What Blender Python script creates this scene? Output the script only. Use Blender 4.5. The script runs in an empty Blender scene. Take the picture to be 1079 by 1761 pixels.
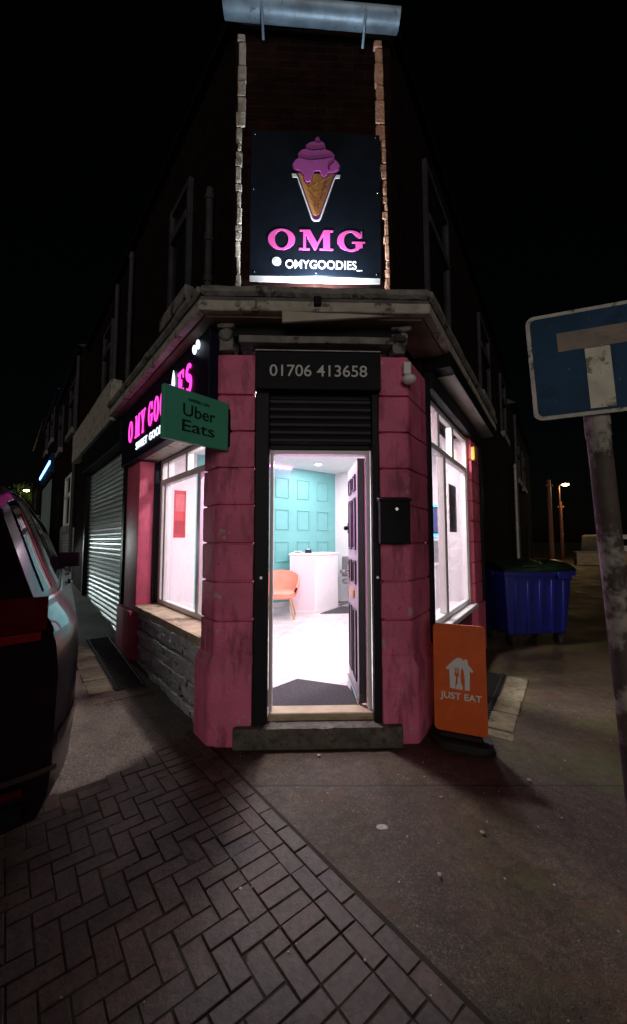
import bpy, bmesh, math, random
from mathutils import Vector, Matrix, noise
R = math.radians
S = bpy.context.scene
COL = S.collection

# ------------------------------------------------------------------ camera
cam_d = bpy.data.cameras.new('camera')
cam = bpy.data.objects.new('camera', cam_d); COL.objects.link(cam)
cam.location = (0, 0, 1.5)
cam.rotation_euler = (R(90 + 4.25), 0, 0)
cam_d.sensor_fit = 'VERTICAL'; cam_d.sensor_height = 36.0
cam_d.lens = 36.0 * 660.0 / 1761.0
cam_d.clip_start = 0.05; cam_d.clip_end = 800
S.camera = cam
S.render.resolution_x = 627; S.render.resolution_y = 1024

# ------------------------------------------------------------------ night sky + faint low light from the street behind the camera
SUN_EL, SUN_AZ = R(6), R(0)
W_ = bpy.data.worlds.new('World'); S.world = W_; W_.use_nodes = True
wn = W_.node_tree
sky = wn.nodes.new('ShaderNodeTexSky'); sky.sky_type = 'NISHITA'; sky.sun_disc = False
sky.sun_elevation = SUN_EL; sky.sun_rotation = R(180)
wn.links.new(sky.outputs[0], wn.nodes['Background'].inputs[0])
wn.nodes['Background'].inputs[1].default_value = 0.00035
sd = bpy.data.lights.new('sun', 'SUN'); sd.energy = 0.62; sd.angle = R(35); sd.color = (1, .90, .80)
sun = bpy.data.objects.new('sun', sd); COL.objects.link(sun)
sun.rotation_euler = (R(90) - SUN_EL, 0, SUN_AZ)          # light travels towards +Y and down
S.view_settings.view_transform = 'Standard'; S.view_settings.look = 'None'
S.view_settings.exposure = 0; S.view_settings.gamma = 1
S.cycles.max_bounces = 8; S.cycles.diffuse_bounces = 4; S.cycles.glossy_bounces = 4
S.cycles.transparent_max_bounces = 12; S.cycles.sample_clamp_indirect = 4.0

# ------------------------------------------------------------------ frames: plan directions of the two streets and of the cut corner
PL, PR = Vector((-.74, 2.92)), Vector((.75, 2.97))
AL, AR = R(-38.8), R(32.5)
uL = Vector((math.sin(AL), math.cos(AL))); nL = Vector((-math.cos(AL), math.sin(AL)))
uR = Vector((math.sin(AR), math.cos(AR))); nR = Vector((math.cos(AR), -math.sin(AR)))
uC = (PR - PL).normalized(); nC = Vector((uC.y, -uC.x)); WC = (PR - PL).length
FR = {'L': (PL, uL, nL), 'R': (PR, uR, nR), 'C': (PL, uC, nC), 'W': (Vector((0, 0)), Vector((1, 0)), Vector((0, 1)))}
def P2(f, u, d):
    o, a, n = FR[f]; return o + a * u + n * d
def W(f, u, d, z):
    p = P2(f, u, d); return Vector((p.x, p.y, z))
def ss(x, a, b):
    t = max(0, min(1, (x - a) / (b - a))); return t * t * (3 - 2 * t)
def ground_z(x, y):
    q = Vector((x, y)) - PL
    u, d = q.dot(uL), q.dot(nL)
    return .085 * max(0, u - 1.1) * ss(d, -1.2, -.3) if u < 40 else .085 * 38.9 * ss(d, -1.2, -.3)
rnd = random.Random(7)

# ------------------------------------------------------------------ materials
def nodes_of(m): return m.node_tree.nodes, m.node_tree.links
def mat(name, col, rough=.6, metal=0., var=.25, vs=6., bump=.15, bs=60., dirt=None, ds=5., dt=.55, spec=.5, coat=0., dd=.01, coords='Object', grime=None):
    m = bpy.data.materials.new(name); m.use_nodes = True
    N, L = nodes_of(m); b = N['Principled BSDF']
    b.inputs['Roughness'].default_value = rough; b.inputs['Metallic'].default_value = metal
    b.inputs['Specular IOR Level'].default_value = spec; b.inputs['Coat Weight'].default_value = coat
    tc = N.new('ShaderNodeTexCoord')
    n1 = N.new('ShaderNodeTexNoise'); n1.inputs['Scale'].default_value = vs; n1.inputs['Detail'].default_value = 6
    L.new(tc.outputs[coords], n1.inputs['Vector'])
    r = N.new('ShaderNodeValToRGB')
    c = Vector(col)
    r.color_ramp.elements[0].position = .3; r.color_ramp.elements[1].position = .72
    r.color_ramp.elements[0].color = (*(c * (1 - var)), 1); r.color_ramp.elements[1].color = (*[min(1, q) for q in c * (1 + var)], 1)
    L.new(n1.outputs[0], r.inputs[0]); out = r.outputs[0]
    if dirt is not None:
        n2 = N.new('ShaderNodeTexNoise'); n2.inputs['Scale'].default_value = ds; n2.inputs['Detail'].default_value = 9; n2.inputs['Roughness'].default_value = .65
        L.new(tc.outputs[coords], n2.inputs['Vector'])
        mr = N.new('ShaderNodeMapRange'); mr.inputs[1].default_value = dt; mr.inputs[2].default_value = dt + .06
        L.new(n2.outputs[0], mr.inputs[0])
        mx = N.new('ShaderNodeMix'); mx.data_type = 'RGBA'
        L.new(mr.outputs[0], mx.inputs[0]); L.new(out, mx.inputs[6]); mx.inputs[7].default_value = (*dirt, 1)
        out = mx.outputs[2]
    for gc, gsc, gt, gw in (grime or ()):
        mp = N.new('ShaderNodeMapping'); mp.inputs['Scale'].default_value = gsc; L.new(tc.outputs[coords], mp.inputs['Vector'])
        n4 = N.new('ShaderNodeTexNoise'); n4.inputs['Scale'].default_value = 1; n4.inputs['Detail'].default_value = 8; n4.inputs['Roughness'].default_value = .7; L.new(mp.outputs[0], n4.inputs['Vector'])
        m4 = N.new('ShaderNodeMapRange'); m4.inputs[1].default_value = gt; m4.inputs[2].default_value = gt + gw; L.new(n4.outputs[0], m4.inputs[0])
        x4 = N.new('ShaderNodeMix'); x4.data_type = 'RGBA'; L.new(m4.outputs[0], x4.inputs[0]); L.new(out, x4.inputs[6]); x4.inputs[7].default_value = (*gc, 1); out = x4.outputs[2]
    L.new(out, b.inputs['Base Color'])
    if bump:
        n3 = N.new('ShaderNodeTexNoise'); n3.inputs['Scale'].default_value = bs; n3.inputs['Detail'].default_value = 5
        L.new(tc.outputs[coords], n3.inputs['Vector'])
        bp = N.new('ShaderNodeBump'); bp.inputs['Strength'].default_value = bump; bp.inputs['Distance'].default_value = dd
        L.new(n3.outputs[0], bp.inputs['Height']); L.new(bp.outputs[0], b.inputs['Normal'])
    return m
def emit(name, col, s):
    m = bpy.data.materials.new(name); m.use_nodes = True
    N, L = nodes_of(m); b = N['Principled BSDF']
    b.inputs['Base Color'].default_value = (*col, 1); b.inputs['Emission Color'].default_value = (*col, 1); b.inputs['Emission Strength'].default_value = s
    return m
def glass(name, tint=(1, 1, 1), f=1.45, rough=.02):
    m = bpy.data.materials.new(name); m.use_nodes = True
    N, L = nodes_of(m); N.remove(N['Principled BSDF'])
    lw = N.new('ShaderNodeLayerWeight'); lw.inputs[0].default_value = .5
    pw = N.new('ShaderNodeMath'); pw.operation = 'POWER'; pw.inputs[1].default_value = 5; L.new(lw.outputs['Facing'], pw.inputs[0])
    fr = N.new('ShaderNodeMath'); fr.operation = 'MULTIPLY_ADD'; fr.inputs[1].default_value = .9; fr.inputs[2].default_value = .04; L.new(pw.outputs[0], fr.inputs[0])
    t = N.new('ShaderNodeBsdfTransparent'); t.inputs[0].default_value = (*tint, 1)
    g = N.new('ShaderNodeBsdfGlossy'); g.inputs['Roughness'].default_value = rough
    mx = N.new('ShaderNodeMixShader')
    L.new(fr.outputs[0], mx.inputs[0]); L.new(t.outputs[0], mx.inputs[1]); L.new(g.outputs[0], mx.inputs[2])
    L.new(mx.outputs[0], N['Material Output'].inputs[0])
    return m
def brick(name, ang, c1, c2, mortar, rough=.85, bw=.225, bh=.075, var=.4):
    m = bpy.data.materials.new(name); m.use_nodes = True
    N, L = nodes_of(m); b = N['Principled BSDF']; b.inputs['Roughness'].default_value = rough; b.inputs['Specular IOR Level'].default_value = .06
    g = N.new('ShaderNodeNewGeometry')
    mp = N.new('ShaderNodeMapping'); mp.inputs['Rotation'].default_value = (0, 0, ang)
    L.new(g.outputs['Position'], mp.inputs['Vector'])
    sx = N.new('ShaderNodeSeparateXYZ'); L.new(mp.outputs[0], sx.inputs[0])
    cb = N.new('ShaderNodeCombineXYZ'); L.new(sx.outputs[0], cb.inputs[0]); L.new(sx.outputs[2], cb.inputs[1])
    bt = N.new('ShaderNodeTexBrick'); L.new(cb.outputs[0], bt.inputs['Vector'])
    bt.inputs['Scale'].default_value = 1; bt.inputs['Brick Width'].default_value = bw; bt.inputs['Row Height'].default_value = bh
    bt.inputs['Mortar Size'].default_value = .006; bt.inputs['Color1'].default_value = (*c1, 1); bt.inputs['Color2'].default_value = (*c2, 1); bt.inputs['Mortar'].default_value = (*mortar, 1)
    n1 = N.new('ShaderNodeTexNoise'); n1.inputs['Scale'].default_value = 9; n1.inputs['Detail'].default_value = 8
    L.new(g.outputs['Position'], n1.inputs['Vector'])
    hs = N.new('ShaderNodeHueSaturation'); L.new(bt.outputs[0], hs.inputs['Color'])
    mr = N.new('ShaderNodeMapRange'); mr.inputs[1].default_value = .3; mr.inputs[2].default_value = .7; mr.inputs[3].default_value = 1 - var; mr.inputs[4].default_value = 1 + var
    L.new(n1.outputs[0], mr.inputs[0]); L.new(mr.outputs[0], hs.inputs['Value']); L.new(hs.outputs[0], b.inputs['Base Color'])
    bp = N.new('ShaderNodeBump'); bp.inputs['Strength'].default_value = .6; bp.inputs['Distance'].default_value = .01
    iv = N.new('ShaderNodeMath'); iv.operation = 'MULTIPLY_ADD'; iv.inputs[1].default_value = -1; L.new(bt.outputs['Fac'], iv.inputs[0]); L.new(n1.outputs[0], iv.inputs[2])
    L.new(iv.outputs[0], bp.inputs['Height']); L.new(bp.outputs[0], b.inputs['Normal'])
    return m
def tile_mat():
    m = bpy.data.materials.new('gloss_pale_floor_tile'); m.use_nodes = True
    N, L = nodes_of(m); b = N['Principled BSDF']; b.inputs['Roughness'].default_value = .25
    g = N.new('ShaderNodeNewGeometry'); mp = N.new('ShaderNodeMapping'); mp.inputs['Rotation'].default_value = (0, 0, .25); L.new(g.outputs['Position'], mp.inputs['Vector'])
    bt = N.new('ShaderNodeTexBrick'); L.new(mp.outputs[0], bt.inputs['Vector']); bt.offset = 0; bt.inputs['Scale'].default_value = 1
    bt.inputs['Brick Width'].default_value = .6; bt.inputs['Row Height'].default_value = .6; bt.inputs['Mortar Size'].default_value = .003
    bt.inputs['Color1'].default_value = (.60, .56, .57, 1); bt.inputs['Color2'].default_value = (.57, .53, .54, 1); bt.inputs['Mortar'].default_value = (.34, .32, .32, 1)
    n = N.new('ShaderNodeTexNoise'); n.inputs['Scale'].default_value = 3; n.inputs['Detail'].default_value = 8; n.inputs['Distortion'].default_value = 1.5; L.new(g.outputs['Position'], n.inputs['Vector'])
    mr = N.new('ShaderNodeMapRange'); mr.inputs[1].default_value = .35; mr.inputs[2].default_value = .65; mr.inputs[3].default_value = .86; mr.inputs[4].default_value = 1.06; L.new(n.outputs[0], mr.inputs[0])
    hs = N.new('ShaderNodeHueSaturation'); L.new(bt.outputs[0], hs.inputs['Color']); L.new(mr.outputs[0], hs.inputs['Value']); L.new(hs.outputs[0], b.inputs['Base Color'])
    return m
M = {}
M['pink'] = mat('pink_masonry_paint', (.72, .15, .29), .62, var=.2, vs=3, bump=.7, bs=38, dirt=(.52, .42, .40), ds=8, dt=.605, dd=.014, grime=[((.36, .065, .14), (8, 8, 2.2), .50, .14), ((.10, .05, .05), (16, 16, 10), .66, .05)])
M['pinkside'] = mat('pink_render_paint', (.66, .12, .20), .5, var=.15, vs=5, bump=.3, bs=50, grime=[((.36, .06, .10), (9, 9, 2), .55, .15)])
M['riser'] = mat('peeling_grey_masonry_paint', (.58, .57, .60), .42, var=.3, vs=9, bump=.9, bs=22, dirt=(.06, .055, .05), ds=9, dt=.55, dd=.03)
M['maroon'] = mat('maroon_brick_paint', (.16, .035, .06), .6, var=.3, bump=.6, bs=40)
M['black'] = mat('black_powder_coat', (.008, .008, .011), .5, var=.3, bump=.08, bs=120, spec=.1)
M['blackm'] = mat('matt_black_metal', (.010, .010, .014), .5, var=.3, bump=.1, bs=90, spec=.15)
M['board'] = mat('black_sign_board', (.005, .008, .014), .45, var=.2, bump=.04, bs=30, spec=.12)
M['white'] = mat('white_upvc', (.75, .75, .74), .35, var=.05, bump=.03, bs=40)
M['cream'] = mat('weathered_cream_board', (.40, .37, .32), .6, var=.25, vs=12, bump=.4, bs=50, dirt=(.10, .085, .07), ds=8, dt=.57)
M['stonecor'] = mat('weathered_stone', (.20, .19, .18), .75, var=.35, vs=9, bump=.7, bs=35, dirt=(.035, .032, .03), ds=6, dt=.56, dd=.02)
M['quoinl'] = mat('light_whitened_quoin_stone', (.46, .40, .34), .8, var=.25, vs=12, bump=.6, bs=35, dirt=(.12, .10, .09), ds=14, dt=.62, dd=.02)  # whitish light on the left edge put into the stone colour
M['quoinr'] = mat('lamp_tinted_quoin_brick', (.56, .30, .20), .8, var=.25, vs=12, bump=.6, bs=35, dirt=(.18, .08, .05), ds=14, dt=.62, dd=.02)  # orange street lamp glow on the right edge put into the colour
M['ply'] = mat('plywood_soffit', (.16, .11, .075), .7, var=.35, vs=5, bump=.3)
M['sill'] = mat('worn_sandstone', (.42, .33, .22), .75, var=.3, vs=10, bump=.6, bs=40, dirt=(.13, .10, .07), ds=9, dt=.58)
M['step'] = mat('worn_step_stone', (.10, .088, .07), .75, var=.4, vs=14, bump=.6, bs=40, dirt=(.05, .046, .036), ds=24, dt=.54)
M['flag'] = mat('flagstone_edging', (.19, .165, .095), .85, var=.35, vs=10, bump=.7, bs=40, dirt=(.09, .085, .05), ds=9, dt=.56)
M['brickL'] = brick('shade_darkened_red_brick', -math.atan2(uL.y, uL.x), (.013, .0055, .005), (.008, .004, .0035), (.012, .010, .009))  # near-black albedo carries the shade on the upper walls
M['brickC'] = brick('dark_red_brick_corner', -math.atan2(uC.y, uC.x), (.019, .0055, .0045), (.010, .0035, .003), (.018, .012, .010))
M['render'] = mat('grey_brown_render', (.012, .0095, .008), .95, spec=.05, var=.35, vs=3, bump=.5, bs=70)  # albedo lowered too, so the wall shade sits in the colour
M['whitebrick'] = brick('white_painted_brick', -math.atan2(uL.y, uL.x), (.30, .30, .29), (.25, .25, .24), (.10, .10, .09), var=.15)
M['zinc'] = mat('galvanised_gutter', (.22, .30, .38), .45, .3, var=.4, vs=5, bump=.2, bs=30, dirt=(.12, .15, .18), ds=18, dt=.60)
M['pipe'] = mat('grey_plastic_pipe', (.045, .044, .050), .6, var=.3, spec=.2)  # darkened with the walls, shade included in the colour
M['slate'] = mat('roof_slate', (.04, .042, .05), .6, var=.3)
M['dglass'] = mat('dark_window_glass', (.008, .009, .011), .08, var=.2, bump=0)
M['glass'] = glass('clear_shop_glass')
M['shut'] = mat('galvanised_shutter_slat', (.40, .45, .45), .38, .35, var=.18, vs=14, bump=.15, bs=60)
M['shutdark'] = mat('dark_shutter_slat', (.016, .014, .022), .5, .0, var=.2, spec=.25)
M['wood'] = mat('pale_threshold_wood', (.42, .34, .22), .6, var=.2)
M['door'] = mat('lilac_grey_door_paint', (.42, .36, .44), .4, var=.08, bump=.08)
M['doordark'] = mat('dark_door_edge', (.035, .028, .04), .4, var=.2)
M['gold'] = mat('brushed_brass', (.62, .40, .13), .3, .9, var=.15)
M['steel'] = mat('polished_steel', (.62, .62, .62), .22, 1., var=.05, bump=0)
M['iwhite'] = mat('white_interior_paint', (.80, .78, .79), .6, var=.03, bump=.05)
M['teal'] = mat('teal_wall_paint', (.17, .47, .46), .5, var=.04, bump=.05)
M['tile'] = tile_mat()
M['mat'] = mat('charcoal_coir_mat', (.045, .043, .05), .95, var=.35, vs=60, bump=.8, bs=260)
M['coral'] = mat('coral_velvet', (.72, .27, .19), .8, var=.1, bump=.15, bs=150)
M['counter'] = mat('white_gloss_counter', (.78, .76, .77), .3, var=.03, bump=0)
M['grey'] = mat('mid_grey_plastic', (.12, .12, .13), .45, var=.15)
M['uber'] = mat('green_sign_face', (.085, .44, .29), .45, var=.07, bump=.03)
M['ink'] = mat('dark_ink', (.012, .025, .02), .5, var=.05, bump=0)
M['lwhite'] = mat('white_vinyl', (.78, .78, .78), .45, var=.03, bump=0)
M['lgrey'] = mat('silver_vinyl', (.55, .55, .56), .4, var=.03, bump=0)
M['lpink'] = mat('pink_vinyl', (.80, .10, .42), .4, var=.04, bump=0)
M['ice'] = mat('pink_purple_ice_cream_print', (.50, .10, .42), .4, var=.1, bump=0)
M['iced'] = mat('dark_purple_print', (.10, .015, .10), .4, var=.1, bump=0)
M['cone'] = mat('waffle_cone_print', (.58, .27, .08), .4, var=.1, bump=0)
M['coned'] = mat('shaded_waffle_print', (.30, .12, .045), .4, var=.1, bump=0)
M['orange'] = mat('orange_board_print', (.78, .12, .012), .45, var=.10, vs=9, bump=.05, grime=[((.5, .075, .01), (14, 14, 5), .58, .12)])
M['epink'] = emit('lit_pink_letter', (1, .05, .50), 2.0)
M['ewhite'] = emit('lit_white_letter', (.75, .88, 1), 2.0)
M['lamp'] = emit('lit_lamp_lens', (.88, .94, 1), 30)
M['down2'] = emit('lit_window_lamp', (1, .95, .85), 40)
M['down'] = emit('lit_ceiling_lamp', (1, .95, .92), 9)
M['binblue'] = mat('blue_bin_plastic', (.010, .016, .19), .45, var=.15, vs=4, bump=.1, bs=25, dirt=(.03, .03, .12), ds=5, dt=.6)
M['binlid'] = mat('dark_green_lid', (.012, .024, .010), .35, var=.3, vs=5, bump=.3, bs=10)
M['rubber'] = mat('black_rubber', (.012, .012, .012), .7, var=.2, bump=.2)
M['carp'] = mat('black_metallic_car_paint', (.010, .004, .008), .22, .0, var=.05, bump=0, coat=.0, spec=.38)
M['carglass'] = mat('tinted_car_glass', (.006, .006, .009), .04, var=.05, bump=0)
M['chrome'] = mat('chrome_trim', (.7, .68, .7), .12, 1., var=.03, bump=0)
M['tail'] = mat('dark_red_tail_lamp', (.055, .004, .006), .12, var=.1, bump=0, coat=1.)
M['signblue'] = mat('faded_blue_sign', (.007, .052, .125), .6, var=.35, vs=7, bump=.05, dirt=(.20, .21, .19), ds=46, dt=.655, spec=.2, grime=[((.004, .022, .05), (7, 7, 7), .54, .12)])
M['signwhite'] = mat('dirty_white_sign_border', (.50, .49, .44), .55, var=.3, vs=14, bump=.2, dirt=(.08, .075, .055), ds=16, dt=.53)
M['signstem'] = mat('flaking_white_sign_stem', (.62, .58, .48), .5, var=.2, vs=14, bump=.2, dirt=(.16, .12, .05), ds=16, dt=.56)
M['signred'] = mat('faded_brown_sign_bar', (.20, .15, .115), .5, var=.35, vs=14, bump=.2, dirt=(.60, .57, .5), ds=9, dt=.62)
M['post'] = mat('flaking_post_paint', (.10, .078, .068), .65, var=.35, vs=9, bump=.4, bs=40, dirt=(.40, .37, .33), ds=4, dt=.52, spec=.25)
M['iron'] = mat('black_well_shade', (.014, .014, .013), .7, var=.3, bump=.3)  # black stands for the shade inside the cellar wells
M['foil'] = mat('tree_leaf', (.05, .09, .02), .6, var=.5)
M['bark'] = mat('bark', (.05, .035, .025), .9, var=.3)
M['reddish'] = mat('reddish_wooden_pole', (.16, .06, .035), .8, var=.3)
M['lens_y'] = emit('lit_street_lamp_lens', (1, .62, .25), 60)
M['lens_g'] = emit('lit_far_street_lamp_lens', (1, .82, .25), 30)
M['lamp2'] = emit('lit_head_lamp', (.8, 1, .95), 6)
M['eblue'] = emit('lit_blue_strip', (.12, .4, 1), 9)
M['eshop'] = emit('lit_far_shop_window', (.55, .9, .85), .5)

# ------------------------------------------------------------------ building kit
LOC = {}
def tag(o, label=None, cat=None, group=None, kind=None):
    for k, v in (('label', label), ('category', cat), ('group', group), ('kind', kind)):
        if v: o[k] = v
    return o
def thing(name, label, cat, loc, group=None):
    o = bpy.data.objects.new(name, None); COL.objects.link(o); o.location = loc; o.empty_display_size = .1
    LOC[o] = Vector(loc); return tag(o, label, cat, group)
class MB:
    def __init__(s): s.b = bmesh.new()
    def hexa(s, p, bev=0, seg=1):
        v = [s.b.verts.new(q) for q in p]
        fs = [s.b.faces.new([v[i] for i in q]) for q in ((3, 2, 1, 0), (4, 5, 6, 7), (0, 1, 5, 4), (1, 2, 6, 5), (2, 3, 7, 6), (3, 0, 4, 7))]
        if bev: bmesh.ops.bevel(s.b, geom=list({e for f in fs for e in f.edges}), offset=bev, segments=seg, affect='EDGES', profile=.6)
        return s
    def box(s, f, u0, u1, d0, d1, z0, z1, bev=0, seg=1):
        return s.hexa([W(f, u0, d0, z0), W(f, u1, d0, z0), W(f, u1, d1, z0), W(f, u0, d1, z0), W(f, u0, d0, z1), W(f, u1, d0, z1), W(f, u1, d1, z1), W(f, u0, d1, z1)], bev, seg)
    def prism(s, pts, z0, z1, bev=0, seg=1):
        n = len(pts)
        a = [s.b.verts.new((p[0], p[1], z0)) for p in pts]; c = [s.b.verts.new((p[0], p[1], z1)) for p in pts]
        fs = [s.b.faces.new(a[::-1]), s.b.faces.new(c)] + [s.b.faces.new((a[i], a[(i + 1) % n], c[(i + 1) % n], c[i])) for i in range(n)]
        if bev: bmesh.ops.bevel(s.b, geom=list({e for f in fs for e in f.edges}), offset=bev, segments=seg, affect='EDGES', profile=.6)
        return s
    def extr(s, pts, vec, bev=0):
        """a planar 3D outline pushed along vec"""
        n = len(pts); vec = Vector(vec)
        a = [s.b.verts.new(p) for p in pts]; c = [s.b.verts.new(Vector(p) + vec) for p in pts]
        fs = [s.b.faces.new(a[::-1]), s.b.faces.new(c)] + [s.b.faces.new((a[i], a[(i + 1) % n], c[(i + 1) % n], c[i])) for i in range(n)]
        if bev: bmesh.ops.bevel(s.b, geom=list({e for f in fs for e in f.edges}), offset=bev, segments=2, affect='EDGES', profile=.6)
        return s
    def tube(s, pts, r, n=10, cap=True):
        pts = [Vector(p) for p in pts]; rs = r if isinstance(r, (list, tuple)) else [r] * len(pts)
        rings = []; up = None
        for i, p in enumerate(pts):
            t = (pts[min(i + 1, len(pts) - 1)] - pts[max(i - 1, 0)]).normalized()
            if up is None: up = t.orthogonal().normalized()
            up = (up - t * up.dot(t)).normalized(); w = t.cross(up)
            rings.append([s.b.verts.new(p + (up * math.cos(2 * math.pi * k / n) + w * math.sin(2 * math.pi * k / n)) * rs[i]) for k in range(n)])
        for a, c in zip(rings, rings[1:]):
            for k in range(n): s.b.faces.new((a[k], a[(k + 1) % n], c[(k + 1) % n], c[k]))
        if cap: s.b.faces.new(rings[0][::-1]); s.b.faces.new(rings[-1])
        return s
    def ball(s, c, r, sx=1, sy=1, sz=1, seg=14):
        m = Matrix.Translation(c) @ Matrix.Diagonal((r * sx, r * sy, r * sz, 1))
        bmesh.ops.create_uvsphere(s.b, u_segments=seg, v_segments=seg // 2 + 2, radius=1, matrix=m); return s
    def grid(s, rows, flip=False):
        v = [[s.b.verts.new(p) for p in r] for r in rows]
        for a, c in zip(v, v[1:]):
            for k in range(len(a) - 1):
                q = (a[k], a[k + 1], c[k + 1], c[k]); s.b.faces.new(q[::-1] if flip else q)
        return s
    def rough(s, amt, sc, cuts=0):
        if cuts: bmesh.ops.subdivide_edges(s.b, edges=s.b.edges[:], cuts=cuts, use_grid_fill=True)
        for v in s.b.verts:
            q = v.co * sc
            v.co += Vector((noise.noise(q), noise.noise(q + Vector((9, 3, 1))), noise.noise(q + Vector((2, 7, 5))))) * amt
        return s
    def build(s, name, m, parent=None, smooth=False, loc=None, norm=True):
        if norm: bmesh.ops.recalc_face_normals(s.b, faces=s.b.faces[:])
        root = parent
        while root is not None and root.parent is not None: root = root.parent
        off = LOC.get(root, Vector((0, 0, 0))) if root is not None else Vector(loc or (0, 0, 0))
        bmesh.ops.translate(s.b, vec=-off, verts=s.b.verts[:])
        me = bpy.data.meshes.new(name); s.b.to_mesh(me); s.b.free()
        for mm in (m if isinstance(m, list) else [m]): me.materials.append(mm)
        if smooth:
            for p in me.polygons: p.use_smooth = True
            try: me.set_sharp_from_angle(angle=R(38))
            except Exception: pass
        o = bpy.data.objects.new(name, me); COL.objects.link(o)
        if root is None: o.location = off; LOC[o] = off
        o.parent = parent
        return o

# ---- lettering: 2D outlines filled by a curve, then laid on a plane
def curve_mesh(splines, ext):
    cu = bpy.data.curves.new('outline', 'CURVE'); cu.dimensions = '2D'; cu.fill_mode = 'BOTH'; cu.extrude = ext
    for pts in splines:
        sp = cu.splines.new('POLY'); sp.points.add(len(pts) - 1); sp.use_cyclic_u = True
        for k, p in enumerate(pts): sp.points[k].co = (p[0], p[1], 0, 1)
    return to_mesh(cu)
def to_mesh(cu):
    o = bpy.data.objects.new('tmp', cu); COL.objects.link(o)
    dg = bpy.context.evaluated_depsgraph_get(); dg.update()
    me = bpy.data.meshes.new_from_object(o.evaluated_get(dg))
    bpy.data.objects.remove(o); bpy.data.curves.remove(cu); return me
def text_mesh(txt, ext, bold=0.):
    cu = bpy.data.curves.new('txt', 'FONT'); cu.body = txt; cu.size = 1; cu.extrude = ext; cu.offset = bold
    return to_mesh(cu)
def lay(name, me, m, parent, origin, xd, up, width=None, height=None, thick=None, centre=False):
    """put an xy-plane mesh on a plane: origin = lower left corner"""
    xs = [v.co.x for v in me.vertices]; ys = [v.co.y for v in me.vertices]; zs = [v.co.z for v in me.vertices]
    x0, x1, y0, y1 = min(xs), max(xs), min(ys), max(ys)
    sx = width / (x1 - x0) if width else None; sy = height / (y1 - y0) if height else None
    sx = sx or sy; sy = sy or sx
    xd = Vector(xd).normalized(); up = Vector(up).normalized(); n = xd.cross(up)
    sz = (thick or .004) / max(1e-6, max(zs) - min(zs))
    b = MB(); b.b.from_mesh(me); bpy.data.meshes.remove(me)
    if b.b.verts:
        for v in b.b.verts:
            v.co = Vector(origin) + xd * (v.co.x - x0) * sx + up * (v.co.y - y0) * sy + n * (v.co.z - min(zs)) * sz
    return b.build(name, m, parent)
def ell(cx, cy, rx, ry, a0=0, a1=360, n=40):
    return [(cx + rx * math.cos(R(a0 + (a1 - a0) * k / n)), cy + ry * math.sin(R(a0 + (a1 - a0) * k / n))) for k in range(n + (abs(a1 - a0) < 359.9))]
def stroke(pts, ws):
    l, r = [], []
    for i, p in enumerate(pts):
        a, c = pts[max(i - 1, 0)], pts[min(i + 1, len(pts) - 1)]
        t = Vector((c[0] - a[0], c[1] - a[1])).normalized(); n = Vector((-t.y, t.x)) * ws[i] / 2
        l.append((p[0] + n.x, p[1] + n.y)); r.append((p[0] - n.x, p[1] - n.y))
    return l + r[::-1]
def glyph(c):
    """bold slab serif capitals, height 1"""
    if c == 'O': return 1.08, [ell(.54, .5, .54, .52), ell(.54, .5, .27, .43)[::-1]]
    if c == 'M': return 1.36, [[(0, 0), (.42, 0), (.42, .09), (.27, .09), (.27, .74), (.60, 0), (.66, 0), (.96, .76), (.96, .09), (.82, .09), (.82, 0), (1.36, 0), (1.36, .09), (1.23, .09), (1.23, .91), (1.36, .91), (1.36, 1), (.98, 1), (.72, .36), (.44, 1), (.02, 1), (.02, .91), (.16, .91), (.16, .09), (0, .09)]]
    if c == 'G':
        o = ell(.54, .5, .54, .52, 38, 312, 40); i = ell(.54, .5, .27, .43, 300, 58, 36)
        return 1.12, [o + [(.90, .13), (1.02, .16), (1.02, .38), (1.12, .38), (1.12, .47), (.60, .47), (.60, .38), (.74, .38), (.74, .14)] + i[2:] + [(.84, .66), (1.0, .66), (1.0, .98), (.94, .98)]]
    if c == 'Y': return 1.16, [[(.34, 0), (.82, 0), (.82, .09), (.70, .09), (.70, .42), (1.0, .91), (1.16, .91), (1.16, 1), (.74, 1), (.74, .91), (.85, .91), (.64, .56), (.42, .91), (.52, .91), (.52, 1), (0, 1), (0, .91), (.12, .91), (.45, .42), (.45, .09), (.34, .09)]]
    if c == 'D':
        return 1.02, [[(0, 0), (.5, 0)] + ell(.48, .5, .54, .5, -88, 88, 24) + [(.5, 1), (0, 1), (0, .91), (.14, .91), (.14, .09), (0, .09)], ([(.40, .09)] + ell(.46, .5, .28, .41, -88, 88, 20) + [(.40, .91)])[::-1]]
    if c == 'E': return .92, [[(0, 0), (.90, 0), (.92, .32), (.83, .32), (.72, .09), (.40, .09), (.40, .46), (.52, .46), (.56, .34), (.63, .34), (.63, .68), (.56, .68), (.52, .55), (.40, .55), (.40, .91), (.70, .91), (.80, .70), (.88, .70), (.87, 1), (0, 1), (0, .91), (.14, .91), (.14, .09), (0, .09)]]
    if c == 'S':
        pts = ell(.42, .74, .30, .20, 30, 250, 16) + ell(.42, .27, .31, .22, 80, -150, 18)
        n = len(pts); ws = [.12 + .16 * math.sin(math.pi * k / (n - 1)) ** 1.5 for k in range(n)]
        return .86, [stroke(pts, ws)]
    if c == 'I': return .5, [[(0, 0), (.5, 0), (.5, .09), (.38, .09), (.38, .91), (.5, .91), (.5, 1), (0, 1), (0, .91), (.12, .91), (.12, .09), (0, .09)]]
def slab_word(word, gap=.14):
    x = 0; out = []
    for c in word:
        if c == ' ': x += .4; continue
        w, sp = glyph(c)
        out += [[(p[0] + x, p[1]) for p in q] for q in sp]; x += w + gap
    return out
UP = Vector((0, 0, 1))
def v3(a, z=0): return Vector((a.x, a.y, z))

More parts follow.
